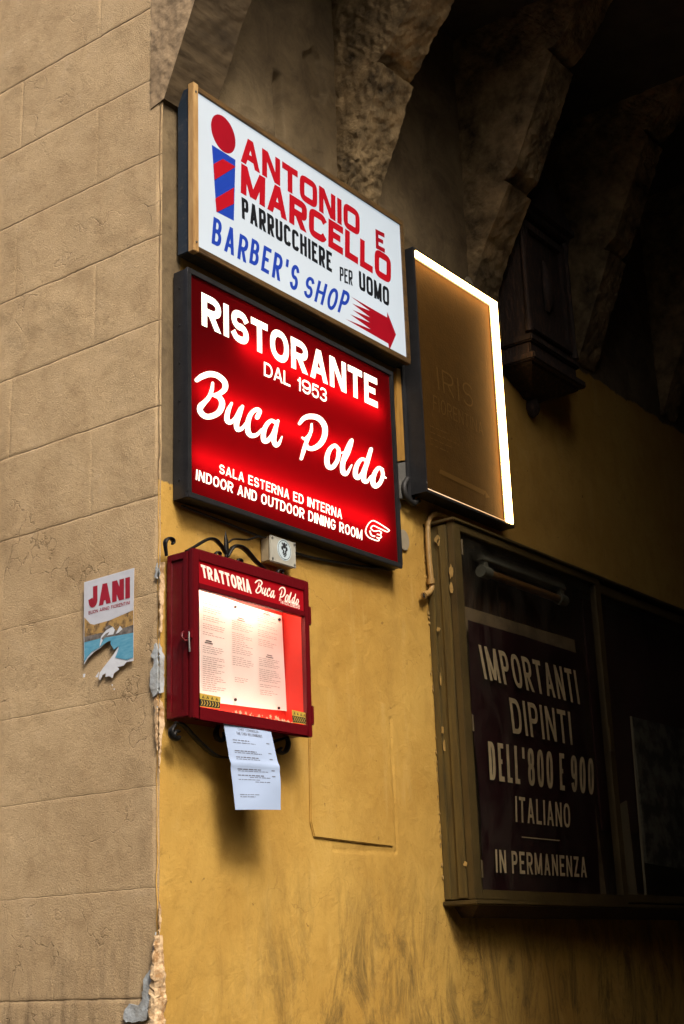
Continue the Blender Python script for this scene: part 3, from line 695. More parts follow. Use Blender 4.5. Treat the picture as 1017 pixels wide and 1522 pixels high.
SCRIPT = [  # pen strokes of the script line, with pen widths
 ([(38, 74), (62, 58), (95, 48), (130, 55), (160, 82), (163, 112), (140, 134), (112, 142)], [20, 26, 26, 24, 24, 24, 22, 14]),
 ([(108, 88), (104, 118), (92, 150), (70, 176), (55, 196)], [12, 17, 19, 22, 22]),
 ([(112, 142), (138, 152), (150, 180), (138, 214), (108, 234), (76, 236), (54, 216), (52, 190), (70, 170)], [14, 22, 26, 26, 24, 24, 24, 22, 14]),
 ([(192, 178), (176, 214), (172, 250), (186, 262), (206, 246), (230, 198)], [12, 21, 23, 21, 14, 10]),
 ([(240, 192), (226, 230), (214, 270), (220, 294), (240, 288), (256, 262)], [15, 22, 23, 21, 16, 7]),
 ([(306, 240), (316, 214), (300, 206), (276, 228), (264, 268), (266, 306), (282, 322), (306, 316), (326, 292)], [21, 20, 18, 20, 23, 23, 20, 16, 8]),
 ([(388, 262), (366, 256), (344, 280), (334, 312), (336, 342), (352, 344), (374, 316), (392, 270)], [15, 17, 20, 22, 22, 20, 16, 15]),
 ([(398, 256), (386, 300), (380, 344), (390, 364), (404, 354), (416, 326)], [13, 20, 21, 20, 14, 6]),
 ([(494, 268), (512, 246), (540, 236), (578, 244), (604, 276), (606, 318), (590, 354), (562, 376), (536, 378), (522, 360)], [14, 20, 23, 24, 24, 24, 24, 22, 19, 14]),
 ([(548, 270), (546, 300), (534, 324), (518, 336), (506, 330)], [9, 14, 15, 13, 8]),
 ([(540, 318), (524, 352), (512, 390), (502, 424)], [15, 17, 18, 14]),
 ([(668, 380), (650, 366), (628, 384), (616, 420), (620, 456), (640, 462), (662, 432), (668, 396), (666, 380)], [14, 17, 20, 22, 22, 20, 18, 18, 14]),
 ([(664, 384), (676, 398), (694, 394)], [9, 8, 6]),
 ([(694, 440), (714, 396), (728, 344), (716, 352), (698, 402), (686, 448), (688, 484), (704, 490), (726, 452)], [8, 12, 12, 12, 20, 22, 22, 16, 6]),
 ([(790, 430), (768, 428), (748, 456), (742, 492), (752, 508), (770, 494), (788, 450)], [13, 16, 20, 22, 21, 17, 14]),
 ([(812, 382), (798, 430), (782, 484), (780, 518), (794, 526), (812, 500)], [17, 20, 21, 22, 15, 6]),
 ([(862, 472), (844, 466), (826, 494), (820, 528), (832, 546), (852, 532), (864, 500), (862, 474)], [14, 16, 20, 22, 21, 18, 17, 14]),
 ([(858, 478), (866, 500), (878, 510)], [8, 9, 6])]
def script(L, f=lambda p: p, ws=1.0):
    for pts, wd in SCRIPT:
        P = spline(pts, 6); ww = np.interp(np.linspace(0, 1, len(P)), np.linspace(0, 1, len(wd)), wd)*ws
        L.stroke([f(p) for p in P], list(ww), round_cap=True)
L = pix_lettering(Dr, crop=(280, 540, 2.991)); script(L, ws=1.02); L.build('lettering', 'white_glow', rface)
L = pix_lettering(Dr, crop=(280, 540, 2.991))   # pointing hand
for pts, wd in (([(792, 728), (808, 706), (830, 702), (888, 738), (890, 746), (880, 748), (846, 732)], 5),
                ([(846, 732), (822, 722), (812, 734), (826, 746), (846, 744)], 5),
                ([(846, 744), (858, 752), (852, 762), (838, 760)], 5), ([(852, 762), (858, 772), (848, 778), (836, 774)], 5), ([(848, 778), (846, 788), (830, 786), (800, 772), (788, 750), (792, 728)], 5),
                ([(806, 744), (814, 764), (830, 770)], 6)):
    L.stroke(spline(pts, 5), wd)
L.build('pointing_hand', 'white_glow', rface)

# ================================================================== ENGRAVED SIGN WITH LIT EDGE
ix0, ix1, iz0, iz1 = 1.315, 1.958, .655, 1.676
isg = empty('plaque_sign', (ix0, 0, iz0), 'brown engraved plaque sign in a black box, lit along its top and right edges', 'sign')
Di = .098; rec = .037
c_ = MB(); t_ = .010
c_.box((ix0, -.03, iz0), (ix0+t_, -Di, iz1)); c_.box((ix1-t_, -.03, iz0), (ix1, -Di, iz1)); c_.box((ix0+t_, -.03, iz1-t_), (ix1-t_, -Di, iz1)); c_.box((ix0+t_, -.03, iz0), (ix1-t_, -Di, iz0+t_)); c_.box((ix0+t_, -.03, iz0+t_), (ix1-t_, -.036, iz1-t_))
c_.build('casing', 'dark_metal', isg)
bk = MB(); bk.box((ix0-.022, -.002, iz0-.02), (ix0+.03, -.0295, iz1+.01)); bk.box((ix0+.03, -.002, iz1-.06), (ix1-.03, -.0295, iz1-.02)); bk.build('mounting_rail', 'dark_metal', isg, bevel=.003)
pn = MB().box((ix0+t_+.001, -.0365, iz0+t_+.001), (ix1-t_-.001, -Di+rec, iz1-t_-.001)).build('panel', 'plaque', isg)
gk = MB(); frame_bars(gk, ix0+t_+.0015, ix1-t_-.0015, iz0+t_+.0015, iz1-t_-.0015, .0065, -Di+rec+.001, -Di+rec-.0035); gk.build('gap_strip', 'vinyl_black', isg)  # black strips standing in for the dark gap around the panel
ld = MB()
ld.quad((ix0+t_+.02, -Di+rec-.004, iz1-t_-.0008), (ix1-t_-.0008, -Di+rec-.004, iz1-t_-.0008), (ix1-t_-.0008, -Di-.002, iz1-t_-.0008), (ix0+t_+.006, -Di-.002, iz1-t_-.0008))
ld.quad((ix1-t_-.0008, -Di+rec-.004, iz1-t_-.0008), (ix1-t_-.0008, -Di+rec-.004, iz0+t_+.004), (ix1-t_-.0008, -Di-.002, iz0+t_+.004), (ix1-t_-.0008, -Di-.002, iz1-t_-.0008))
ld.build('light_strip', 'led', isg)
lip = MB().quad((ix0+t_, -Di-.0008, iz0+t_), (ix1-t_, -Di-.0008, iz0+t_), (ix1-t_, -Di-.0008, iz0+t_+.004), (ix0+t_, -Di-.0008, iz0+t_+.004)).build('lower_lip_glow', 'lip_glow', isg)  # no lamp; glow painted on the lip for the light it catches
MB().disc((ix0+.005, -Di+.0005, iz0+.035), .004, .002).build('screw', 'steel', isg)
Dp = Di-rec+.0004; p4 = lambda x, y: (560+x/3.106, 330+y/3.106)
wall_text('IRIS', p4(285, 775), p4(275, 668), p4(445, 862), p4(440, 755), Dp, 'plaque_cut', pn, t=.075, n=2.1, gap=1.3)
wall_text('FIORENTINA', p4(262, 866), p4(260, 797), p4(492, 985), p4(488, 928), Dp, 'plaque_cut', pn, t=.075, n=2.1, gap=.8)
L = pix_lettering(Dp, crop=(560, 330, 3.106))
for yy, xe in ((940, 330), (968, 380), (996, 350), (1024, 330)):
    x = 246
    while x < xe: w_ = random.uniform(12, 34); L.stroke([(x, yy+(x-246)*.45), (min(x+w_, xe), yy+(min(x+w_, xe)-246)*.45)], 3); x += w_+7
L.stroke([(290, 1150), (500, 1252)], 20); L.fill([(500, 1238), (522, 1272), (503, 1274)])
L.build('engraved_arrow', 'plaque_cut', pn)
hk = MB(); a = W(612, 716, .03)
hk.tube(spline([W(606, 712, .035), W(601, 722, .035), W(604, 738, .035), W(614, 748, .035), W(622, 744, .035)], 6), .011, 10); hk.build('cable_gland', 'cable', isg)

# ================================================================== MENU CASE
mx0, mx1, mz0, mz1 = .018, .562, -.344, .156; Dm = .118
mc = empty('menu_case', (mx0, 0, mz0), 'dark red metal menu case with a lit glass door, hung below the red sign', 'menu case')
b_ = MB(); tt = .010; bx_ = mx0+.004
b_.box((bx_, -.012, mz0+.006), (bx_+tt, -.098, mz1-.004)); b_.box((mx1-tt-.004, -.012, mz0+.006), (mx1-.004, -.098, mz1-.004)); b_.box((bx_+tt, -.012, mz1-.014), (mx1-tt-.004, -.098, mz1-.004)); b_.box((bx_+tt, -.012, mz0+.006), (mx1-tt-.004, -.098, mz0+.016)); b_.box((bx_+tt, -.010, mz0+.016), (mx1-tt-.004, -.014, mz1-.014))
b_.build('case_body', 'red_paint', mc)
sp = MB(); sp.box((bx_, -.014, mz0+.008), (bx_-.005, -.030, mz1-.006)); sp.box((bx_, -.080, mz0+.008), (bx_-.005, -.096, mz1-.006)); sp.box((bx_, -.030, mz1-.026), (bx_-.005, -.080, mz1-.006)); sp.box((bx_, -.030, mz0+.008), (bx_-.005, -.080, mz0+.028)); sp.build('side_moulding', 'red_paint', mc, bevel=.0015)
ln = MB(); ln.box((bx_+tt+.001, -.0145, mz0+.017), (mx1-tt-.005, -.019, mz1-.015)); ln.quad((mx1-tt-.0046, -.019, mz0+.017), (mx1-tt-.0046, -.098, mz0+.017), (mx1-tt-.0046, -.098, mz1-.015), (mx1-tt-.0046, -.019, mz1-.015)); ln.quad((bx_+tt+.0006, -.019, mz0+.0166), (mx1-tt-.005, -.019, mz0+.0166), (mx1-tt-.005, -.098, mz0+.0166), (bx_+tt+.0006, -.098, mz0+.0166)); ln.build('lining', 'red_in', mc)
gx0, gx1, gz0, gz1 = .043, .539, -.310, .037
df = MB(); y0, y1 = -.101, -Dm
df.box((mx0, y0, mz0), (gx0, y1, mz1)); df.box((gx1, y0, mz0), (mx1, y1, mz1)); df.box((gx0, y0, mz0), (gx1, y1, gz0)); df.box((gx0, y0, gz1), (gx1, y1, .055)); df.box((gx0, y0, .122), (gx1, y1, mz1)); 
door = df.build('door', 'red_paint', mc, bevel=.0022)
MB().box((gx0-.002, -.103, .053), (gx1+.002, -.112, .124)).build('header', 'head_face', mc)
hd = [o for o in mc.children if o.name.startswith('header')][0]
ph = lambda x, y: (230+x/4.068, 760+y/4.071)
wall_text('TRATTORIA', ph(290, 399), ph(277, 320), ph(587, 500), ph(574, 416), .112, 'head_glow', hd, t=.2, n=2.3, gap=.14)
L = pix_lettering(.112, crop=(280, 540, 2.991)); s1 = (379.5, 873); e1 = (444.5, 888)
def hscript(p):   # the same script, small, on the header
    u = (p[0]-38)/840; base = 250+u*300-(p[1]-0)  # height above a sloping base line of the large version
    X = s1[0]+u*(e1[0]-s1[0]); Y = s1[1]+13+u*(e1[1]-s1[1])*1.0-base*.098-2.6
    return ((X-280)*2.991, (Y-540)*2.991)
script(L, hscript, .24); L.build('lettering', 'head_glow', hd)
pt = lambda x, y: (220+x/3.307, 760+y/3.309)
wall_text('Tel 055 2396578', pt(651, 452), pt(650, 434), pt(746, 482), pt(745, 460), .112, 'head_glow', hd, t=.11, n=2.2, word=.3)
MB().quad((gx0-.003, -.108, gz0-.003), (gx1+.003, -.108, gz0-.003), (gx1+.003, -.108, gz1+.003), (gx0-.003, -.108, gz1+.003)).build('glass_pane', 'pane', mc)
for z in (.045, -.275):
    hg = MB().tube([(mx1+.004, -.110, z-.03), (mx1+.004, -.110, z+.03)], .0075, 12); hg.box((mx1-.006, -.1185, z-.027), (mx1+.004, -.1215, z+.027)); hg.build('hinge', 'red_paint', mc)
lt = MB(); zc = W(283, 946, .11)[2]
lt.tube([(mx0-.004, -.085, zc+.018), (mx0-.014, -.088, zc+.012), (mx0-.020, -.092, zc-.002), (mx0-.014, -.098, zc-.012), (mx0-.003, -.104, zc-.010)], .004, 8); lt.box((mx0-.008, -.090, zc-.004), (mx0, -.116, zc+.022)); latch = lt.build('latch', 'red_paint', mc)
MB().tube([(mx0-.006, -.108, zc+.014), (mx0-.009, -.110, zc-.01), (mx0-.006, -.110, zc-.045)], .003, 8).build('catch_pin', 'steel', latch)
MB().tube([(.07, -.088, .075), (.50, -.088, .075)], .009, 12).build('lamp', 'lamp', mc)
MB().tube([(.06, -.092, -.3175), (.52, -.092, -.3175)], .006, 12).build('lamp', 'lamp_low', mc)
for (a_, b2, c2, e2) in (((297, 1030), (328, 1036), (327, 1054), (297, 1050)), ((434, 1055), (456, 1060), (457, 1077), (435, 1074))):
    q = [W(*p, .1085) for p in (a_, b2, c2, e2)]
    stk = MB().poly(q).build('sticker', 'gold', mc)
    L = Lettering(quad_fn(q[3], q[0], q[2], q[1]), (0, -1, 0))
    L.fill([(.0, .06), (1, .06), (1, .56), (0, .56)]); L.build('sticker_band', 'ink', stk)
    L2 = Lettering(quad_fn(q[3], q[0], q[2], q[1]), (0, -1.8, 0)); L2.k = 8
    for k in range(7): x = .06+k*.135; L2.stroke([(x, .12), (x+.06, .3), (x+.01, .5)], .045)
    L2.build('sticker_print', 'gold', stk)
    L3 = Lettering(quad_fn(q[3], q[0], q[2], q[1]), (0, -1, 0))
    for k in range(4): x = .12+k*.22; L3.stroke([(x, .66), (x+.04, .88), (x+.08, .66)], .05)
    L3.build('sticker_letters', 'ink', stk)
fl = MB(); rr = random.Random(5)
for k in range(46):
    u = k/45; px = 345+u*90+rr.uniform(-2, 2); py = 1059.5+u*13+rr.uniform(-3.5, 3.5)
    c = W(px, py, .1092+rr.random()*.0015); r0 = rr.uniform(.002, .0055)
    fl.poly([c+np.array([r0*(1+.35*math.cos(5*t))*math.cos(t), 0, r0*(1+.35*math.cos(5*t))*math.sin(t)]) for t in [2*math.pi*i/20 for i in range(20)]])
fl.build('flower_trim', 'flower', mc)
# the menu inside
q = [W(*p, .024) for p in ((279, 1040), (281, 872.5), (425.6, 1057), (418, 915))]
ms = MB(); nU = 12
for i in range(nU):
    f_ = quad_fn(*q); u0, u1 = i/nU, (i+1)/nU; bw = lambda u: np.array([0, -.004*math.sin(u*math.pi*2.2), 0])
    ms.add([f_(u0, 0)+bw(u0), f_(u1, 0)+bw(u1), f_(u1, 1)+bw(u1), f_(u0, 1)+bw(u0)], [(0, 1, 2, 3)], True)
menu = ms.build('menu_sheet', 'paper', None, q[0]); tag(menu, 'large white menu sheet with three columns of print, pinned inside the red case', 'menu')
L = Lettering(lambda u, v: quad_fn(*q)(u, v)+np.array([0, -.0045, 0]), (0, -1, 0))
rr = random.Random(11)
def para(L, x0, x1, ytop, ybot, step, th):
    y = ytop
    while y > ybot:
        xe = x1-rr.random()**2*(x1-x0)*.5; x = x0
        while x < xe-.01:
            w_ = min(rr.uniform(.015, .05), xe-x); L.strip([(x, y), (x+w_, y)], [(x, y-th), (x+w_, y-th)]); x += w_+.007
        y -= step*(1 if rr.random() > .16 else 2)
para(L, .13, .36, .93, .60, .019, .004); para(L, .13, .36, .50, .10, .019, .004)
para(L, .43, .66, .80, .36, .019, .004); para(L, .71, .93, .95, .62, .019, .004); para(L, .71, .95, .50, .12, .019, .004)
para(L, .45, .62, .26, .22, .018, .004)
L.build('print', 'ink_grey', menu)
L = Lettering(lambda u, v: quad_fn(*q)(u, v)+np.array([0, -.0045, 0]), (0, -1, 0))
for (x, y) in ((.16, .555), (.5, .845), (.79, .985), (.80, .545)):
    for k in range(2): L.strip([(x-.01*k, y-k*.02), (x+.06+.01*k, y-k*.02)], [(x-.01*k, y-.009-k*.02), (x+.06+.01*k, y-.009-k*.02)])
L.build('heading', 'ink', menu)
for (px, py) in ((349.5, 902), (415, 921), (349.5, 1040), (414, 1052.5)):
    MB().disc(W(px, py, .029), .0045, .004, n=14).build('pin', 'ink', menu)

# sheet hanging from the case
T0, T1, B1, B0 = W(331, 1068, .108), W(400, 1079, .108), W(418, 1203.6, .150), W(350, 1203.6, .128)
def hang(u, v):
    p = (B0*(1-u)+B1*u)*(1-v)+(T0*(1-u)+T1*u)*v
    return p+np.array([0, -.010*math.sin(v*math.pi)*(.4+u)-.004*math.sin(u*math.pi)-.0022*math.sin(v*10+1)*math.sin(u*4)-.004*max(0, .06-abs(v-.5))/.06, 0])
hs = MB(); NU, NV = 14, 36
hs.add([hang(i/NU, j/NV) for j in range(NV+1) for i in range(NU+1)], [(j*(NU+1)+i, j*(NU+1)+i+1, (j+1)*(NU+1)+i+1, (j+1)*(NU+1)+i) for j in range(NV) for i in range(NU)], True)
hsh = hs.build('specials_sheet', 'paper_blue', None, T0); tag(hsh, 'small pale sheet of print hanging loose below the red menu case', 'paper sheet')
L = Lettering(hang, (-.3, -1, 0))
class _: pass
def hang_text(s_, x0, x1, y0, y1, t, m):
    L = Lettering(lambda u, v: hang(x0+(x1-x0)*u, y0+(y1-y0)*v), (-.3, -1, 0))
    L.text(s_, (x1-x0)*.155/((y1-y0)*.27), t, 2.2); L.build('lettering', m, hsh)
hang_text('CHEF CONSIGLIA', .27, .70, .885, .915, .12, 'ink_blue'); hang_text('THE CHEF RECOMMENDS', .22, .76, .835, .868, .12, 'ink_blue')
L = Lettering(hang, (-.3, -1, 0))
for (y, xa, xb, pr) in ((.775, .12, .44, 1), (.745, .12, .56, 0), (.655, .12, .55, 1), (.632, .12, .66, 0), (.585, .13, .58, 1), (.562, .13, .60, 0), (.452, .13, .60, 1), (.43, .14, .76, 0), (.385, .13, .66, 1), (.362, .36, .78, 0), (.335, .13, .56, 0), (.312, .46, .78, 0), (.168, .12, .52, 0), (.145, .12, .42, 0)):
    x = xa; th = .011 if pr else .007
    while x < xb-.01: w_ = min(rr.uniform(.03, .1), xb-x); L.strip([(x, y), (x+w_, y)], [(x, y-th), (x+w_, y-th)]); x += w_+.014
    if pr: L.strip([(.82, y), (.89, y)], [(.82, y-.012), (.89, y-.012)])
L.build('print', 'ink_blue', hsh)

# wrought iron around the case
def iron(name, label, curves, d, parts):
    base = W(*curves[0][0][0], d); e_ = empty(name, base, label, 'iron bracket')
    for nm, (pts, r0) in zip(parts, curves):
        P = spline([W(x, y, d) for x, y in pts], 7); n = len(P)
        MB().tube(P, [r0*(1-.35*abs(2*i/(n-1)-1)**3) for i in range(n)], 8, flat=2.0).build(nm, 'black_iron', e_)
    return e_
hx = lambda L_: [ph(x, y) for x, y in L_]; bb = lambda L_: [(240+x/4.2375, 1050+y/4.2375) for x, y in L_]
def curl(cx, cy, r0, a0, a1, n=9, r1=None): 
    r1 = r1 or r0*.5
    return [(cx+(r0+(r1-r0)*i/n)*math.cos(R(a0+(a1-a0)*i/n)), cy+(r0+(r1-r0)*i/n)*math.sin(R(a0+(a1-a0)*i/n))) for i in range(n+1)]
ib = iron('scroll_bracket', 'black wrought iron scrollwork with a leaf tip above the red menu case', [
    (hx([(72, 270), (66, 220)]+curl(95, 188, 31, 170, 400)), .005),
    (hx([(432, 262), (405, 212), (365, 172), (320, 170), (240, 215), (190, 240)]), .005),
    (hx([(440, 275), (470, 222), (505, 210), (550, 232), (610, 300), (670, 356)]), .006),
    (hx([(446, 190), (480, 168), (560, 172), (620, 155), (670, 160)]), .0032),
    (hx(curl(385, 262, 20, 150, 390)), .004), (hx(curl(516, 306, 20, 150, 390)), .004), (hx(curl(760, 372, 22, 150, 390)), .0045)],
    .045, ['scroll', 'arched_bar', 'arched_bar', 'tendril', 'scroll', 'scroll', 'scroll'])
L_ = [W(*ph(x, y), .045) for x, y in ((432, 300), (436, 262), (434, 225), (432, 180), (430, 150), (430, 118))]
MB().tube(L_, [.006, .008, .0095, .0085, .005, .0008], 10, flat=.7).build('leaf_tip', 'black_iron', ib)
iron('scroll_stay', 'black wrought iron stay with curled ends under the red menu case', [
    (bb(curl(98, 182, 28, 300, 20)[::-1]), .006), (bb([(85, 115), (62, 150), (68, 190), (92, 208), (112, 196)]), .006),
    (bb([(90, 100), (140, 120), (210, 195), (280, 262), (345, 310), (430, 325)]), .0055),
    (bb([(360, 120), (345, 160), (352, 200), (380, 215), (402, 190), (395, 160)]), .006),
    (bb([(790, 190), (800, 235), (785, 280), (755, 295), (738, 275), (755, 262)]), .006), (bb([(430, 325), (560, 300), (690, 230), (790, 195)]), .005)],
    .050, ['scroll', 'scroll', 'stay_bar', 'scroll', 'scroll', 'stay_bar'])

# ================================================================== JUNCTION BOX
a, b2, c2 = W(402, 796, .045), W(438, 809, .045), W(440, 847, .045)
jx0, jx1, jz1, jz0 = a[0], b2[0]+.004, a[2]+.002, c2[2]+.006
jb = empty('junction_box', (jx0, 0, jz0), 'square grey junction box with a round sticker, above the red menu case', 'junction box')
MB().box((jx0, -.002, jz0), (jx1, -.040, jz1)).build('box_body', 'box_grey', jb, bevel=.004)
MB().box((jx0-.002, -.0385, jz0-.002), (jx1+.002, -.046, jz1+.002)).build('lid', 'box_lid', jb, bevel=.003)
for x in (jx0+.008, jx1-.008):
    for z in (jz0+.008, jz1-.008): MB().disc((x, -.0455, z), .0045, .002, n=12).build('screw', 'steel', jb)
cx, cz = (jx0+jx1)/2+.004, (jz0+jz1)/2+.006; rs_ = .036
stk = MB().disc((cx, -.0458, cz), rs_, .0008).build('sticker', 'sticker', jb)
L = Lettering(lambda u, v: np.array([cx+u*rs_, -.0467, cz+v*rs_]), (0, -1, 0))
L.stroke(arc(0, 0, .88, .88, 0, 348, 2, 30), .05, True); 
for (x, y, r0) in ((0, .42, .24), (-.30, .14, .17), (.30, .14, .17), (-.30, .56, .10), (.32, .54, .10), (-.14, -.14, .12), (.16, -.14, .12)):
    L.fill([(x+r0*math.cos(t)*.9, y+r0*math.sin(t)*1.2) for t in [2*math.pi*i/12 for i in range(12)]])
for (x0_, y0_, x1_, y1_) in ((-.3, -.3, .3, -.34), (-.2, -.45, .26, -.47), (-.1, -.6, .12, -.6)): L.stroke([(x0_, y0_), (x1_, y1_)], .09)
L.build('sticker_print', 'ink', stk)
cb = MB().tube(spline([W(439, 822, .012), W(460, 828, .010), W(490, 834, .012), W(540, 842, .014), W(586, 846, .012)], 6), .0055, 8)
cb.tube(spline([W(270, 752, .012), W(330, 775, .012), W(392, 800, .012)], 6), .0045, 8)
tag(cb.build('power_cable', 'cable', None, W(439, 822, .01)), 'black cable running along the underside of the red sign to the junction box', 'cable')

# ================================================================== SMALL FITTINGS
dp = W(599, 803, .004); o = MB().disc(dp, .034, .006, rz=.040).build('cover_plate', 'disc', None, dp, bevel=.002); tag(o, 'round grey beige cover plate on the ochre wall beside the red sign', 'cover plate')
q = [W(*p, .012) for p in ((586, 548), (600, 552), (606, 686), (587, 690))]; mb = MB(); mb.prism(q, (0, -.012, 0)); o = mb.build('yellow_strip', 'strip_yellow', None, q[3]); tag(o, 'yellow strip in the gap between the red sign and the plaque sign', 'batten')  # flat yellow strip set against the wall between the signs
q = [W(*p, .010) for p in ((586, 686), (599, 684), (606, 744), (591, 742))]; mb = MB(); mb.prism(q, (0, -.014, 0)); o = mb.build('slate_plate', 'slate', None, q[3], bevel=.002); tag(o, 'grey slate plate between the red sign and the plaque sign, below the yellow strip', 'plate')
hk = MB().tube(spline([W(590, 742, .02), W(594, 752, .022), W(590, 762, .022), W(584, 764, .02)], 6), .006, 8); tag(hk.build('cable_hook', 'cable', None, W(590, 750, .02)), 'short black cable loop at the right edge of the red sign', 'cable')
pp = [(720, 800), (688, 784), (664, 768), (648, 764), (638, 772), (636, 790), (638, 830), (641, 862), (642, 874), (637, 882), (632, 884)]
P = spline([W(x, y, .022) for x, y in pp], 5); P[-1] = P[-1]
pi = MB().tube(P, .0105, 12).build('conduit_pipe', 'pipe', None, W(637, 884, .02)); tag(pi, 'ochre painted conduit pipe bending down beside the display case', 'pipe')
for (x, y, x2, y2) in ((636.5, 776, 636.8, 782), (640, 860, 641, 868)): MB().tube([W(x, y, .022), W(x2, y2, .022)], .0145, 12).build('pipe_joint', 'pipe', pi)
MB().tube([W(634.5, 882.5, .022), W(630, 885, .030)], .013, 12).build('pipe_end', 'pipe', pi)
MB().disc(W(630.3, 884.8, .032), .009, .002, n=14).build('pipe_mouth', 'cable', pi)
ey = MB().disc(W(697, 426, .02), .035, .006, rz=.045).build('cover_plate', 'disc', None, W(697, 426, .02), bevel=.002); tag(ey, 'dim round cover plate just above the lit corner of the plaque sign', 'cover plate')
wire = spline([W(352, 0, .02), W(342, 40, .02), W(338, 62, .02), W(328, 100, .02), W(322, 140, .02), W(330, 180, .02)], 6)
tag(MB().tube(wire, .006, 8).build('wall_cable', 'soffit', None, wire[-1]), 'thin dark cable down the bare render beside the corner corbel', 'cable')

# ================================================================== DISPLAY CASE
Dc = .13; cx0, cz0, cz1 = 1.438, -.815, .556; mulx = 2.605; cx1 = 4.3
dc = empty('display_case', (cx0, 0, cz0), 'olive painted wooden display case with two glazed bays on the alley wall', 'display case')
ca = MB(); ca.box((cx0+.002, .01, cz0), (cx0+.022, -Dc+.03, cz1)); ca.box((cx0+.022, .01, cz1-.02), (cx1, -Dc+.03, cz1-.002)); ca.box((cx0+.022, .01, cz0), (cx1, -Dc+.03, cz0+.02)); 
ca.build('case_box', 'olive', dc)
sm = MB(); sm.box((cx0+.002, -.004, cz0), (cx0-.006, -.030, cz1)); sm.box((cx0+.002, -.062, cz0+.002), (cx0-.005, -.098, cz1-.002)); sm.build('side_board', 'olive', dc, bevel=.002)
MB().box((cx0+.024, -.012, cz0+.02), (cx1, -.020, cz1-.02)).build('back_board', 'dark_wood', dc)
pst = MB(); pst.box((cx0-.002, -Dc+.030, cz0-.004), (cx0+.045, -Dc, cz1+.004)); pst.box((cx0+.045, -Dc+.030, cz1-.028), (mulx-.03, -Dc, cz1+.004)); pst.box((cx0+.045, -Dc+.030, cz0-.004), (mulx-.03, -Dc, cz0+.030)); pst.box((mulx-.03, -Dc+.030, cz0-.004), (mulx+.015, -Dc, cz1+.004))
pst.build('front_frame', 'olive_front', dc, bevel=.003)
f2 = MB(); f2.box((mulx+.016, -Dc+.030, cz1-.055), (cx1, -Dc+.008, cz1-.010)); f2.box((mulx+.016, -Dc+.030, cz0), (cx1, -Dc+.004, cz0+.034)); f2.box((cx1-.04, -Dc+.03, cz0+.034), (cx1, -Dc+.006, cz1-.055)); f2.build('second_frame', 'olive_front', dc, bevel=.003)
tp = MB(); tp.box((cx0-.012, .01, cz1+.005), (cx1+.02, -Dc-.010, cz1+.018)); tp.build('top_ledge', 'olive_front', dc, bevel=.003)
sl = MB(); sl.box((cx0-.015, .01, cz0-.022), (cx1+.02, -Dc-.014, cz0-.005)); sl.build('sill', 'olive_front', dc, bevel=.004)
ul = MB(); ul.hexa([(cx0+.10, .01, cz0-.06), (cx1, .01, cz0-.06), (cx1, -.05, cz0-.06), (cx0+.10, -.05, cz0-.06)], [(cx0+.06, .01, cz0-.0225), (cx1, .01, cz0-.0225), (cx1, -Dc+.03, cz0-.0225), (cx0+.06, -Dc+.03, cz0-.0225)]); ul.build('under_case_shade', 'dark_wood', dc)  # dark wedge standing in for the shadow under the case
MB().quad((cx0+.045, -Dc+.012, cz0+.03), (mulx-.03, -Dc+.012, cz0+.03), (mulx-.03, -Dc+.012, cz1-.028), (cx0+.045, -Dc+.012, cz1-.028)).build('glass_pane', 'pane_dusty', dc)
MB().quad((mulx+.016, -Dc+.016, cz0+.034), (cx1-.04, -Dc+.016, cz0+.034), (cx1-.04, -Dc+.016, cz1-.055), (mulx+.016, -Dc+.016, cz1-.055)).build('glass_pane', 'pane_dusty', dc)
for z in (cz1-.09, -.20, cz0+.10): MB().tube([(cx0+.047, -Dc-.003, z-.03), (cx0+.047, -Dc-.003, z+.03)], .005, 8).build('hinge', 'olive_front', dc)
mlk = MB().box((mulx-.05, -Dc, -.20), (mulx-.012, -Dc-.012, -.09)); mlk.build('lock_block', 'olive_front', dc, bevel=.004)
def chip(px, py, w_, h_, d, seed, plane_x=None):
    rr_ = random.Random(seed); v = ray(px, py); t = (plane_x-C0[0])/v[0]; c = C0+t*v
    pts = [c+np.array([0, w_*math.cos(t2)*rr_.uniform(.5, 1), h_*math.sin(t2)*rr_.uniform(.5, 1)]) for t2 in [2*math.pi*i/12 for i in range(12)]]
    MB().prism(pts, (-.0012, 0, 0)).build('paint_chip', 'olive_flake', dc)
for (px, py, w_, h_) in ((650, 801, .014, .02), (652, 806, .008, .016), (671, 850, .010, .032), (671, 874, .010, .03), (652, 935, .010, .012), (658, 1085, .006, .02), (661, 1110, .006, .03), (692, 1284, .010, .012), (655, 1010, .004, .03)):
    chip(px, py, w_, h_, 0, int(px*7+py), cx0-.0065)
# flaking ochre edge where the wall meets the case
ed = MB(); rr = random.Random(31)
for k in range(64):
    z = rr.choice([.40, .22, -.05, -.33, -.55, -.70])+rr.gauss(0, .055); x = cx0-.010+rr.uniform(-.006, .008); r0 = rr.uniform(.002, .0065)
    ed.prism([(x+r0*.7*rr.uniform(.5, 1)*math.cos(t), -.003, z+r0*1.6*rr.uniform(.5, 1)*math.sin(t)) for t in [2*math.pi*i/9 for i in range(9)]], (0, -rr.uniform(.001, .004), 0))
ed.build('flaked_plaster_edge', 'olive_flake', bld)

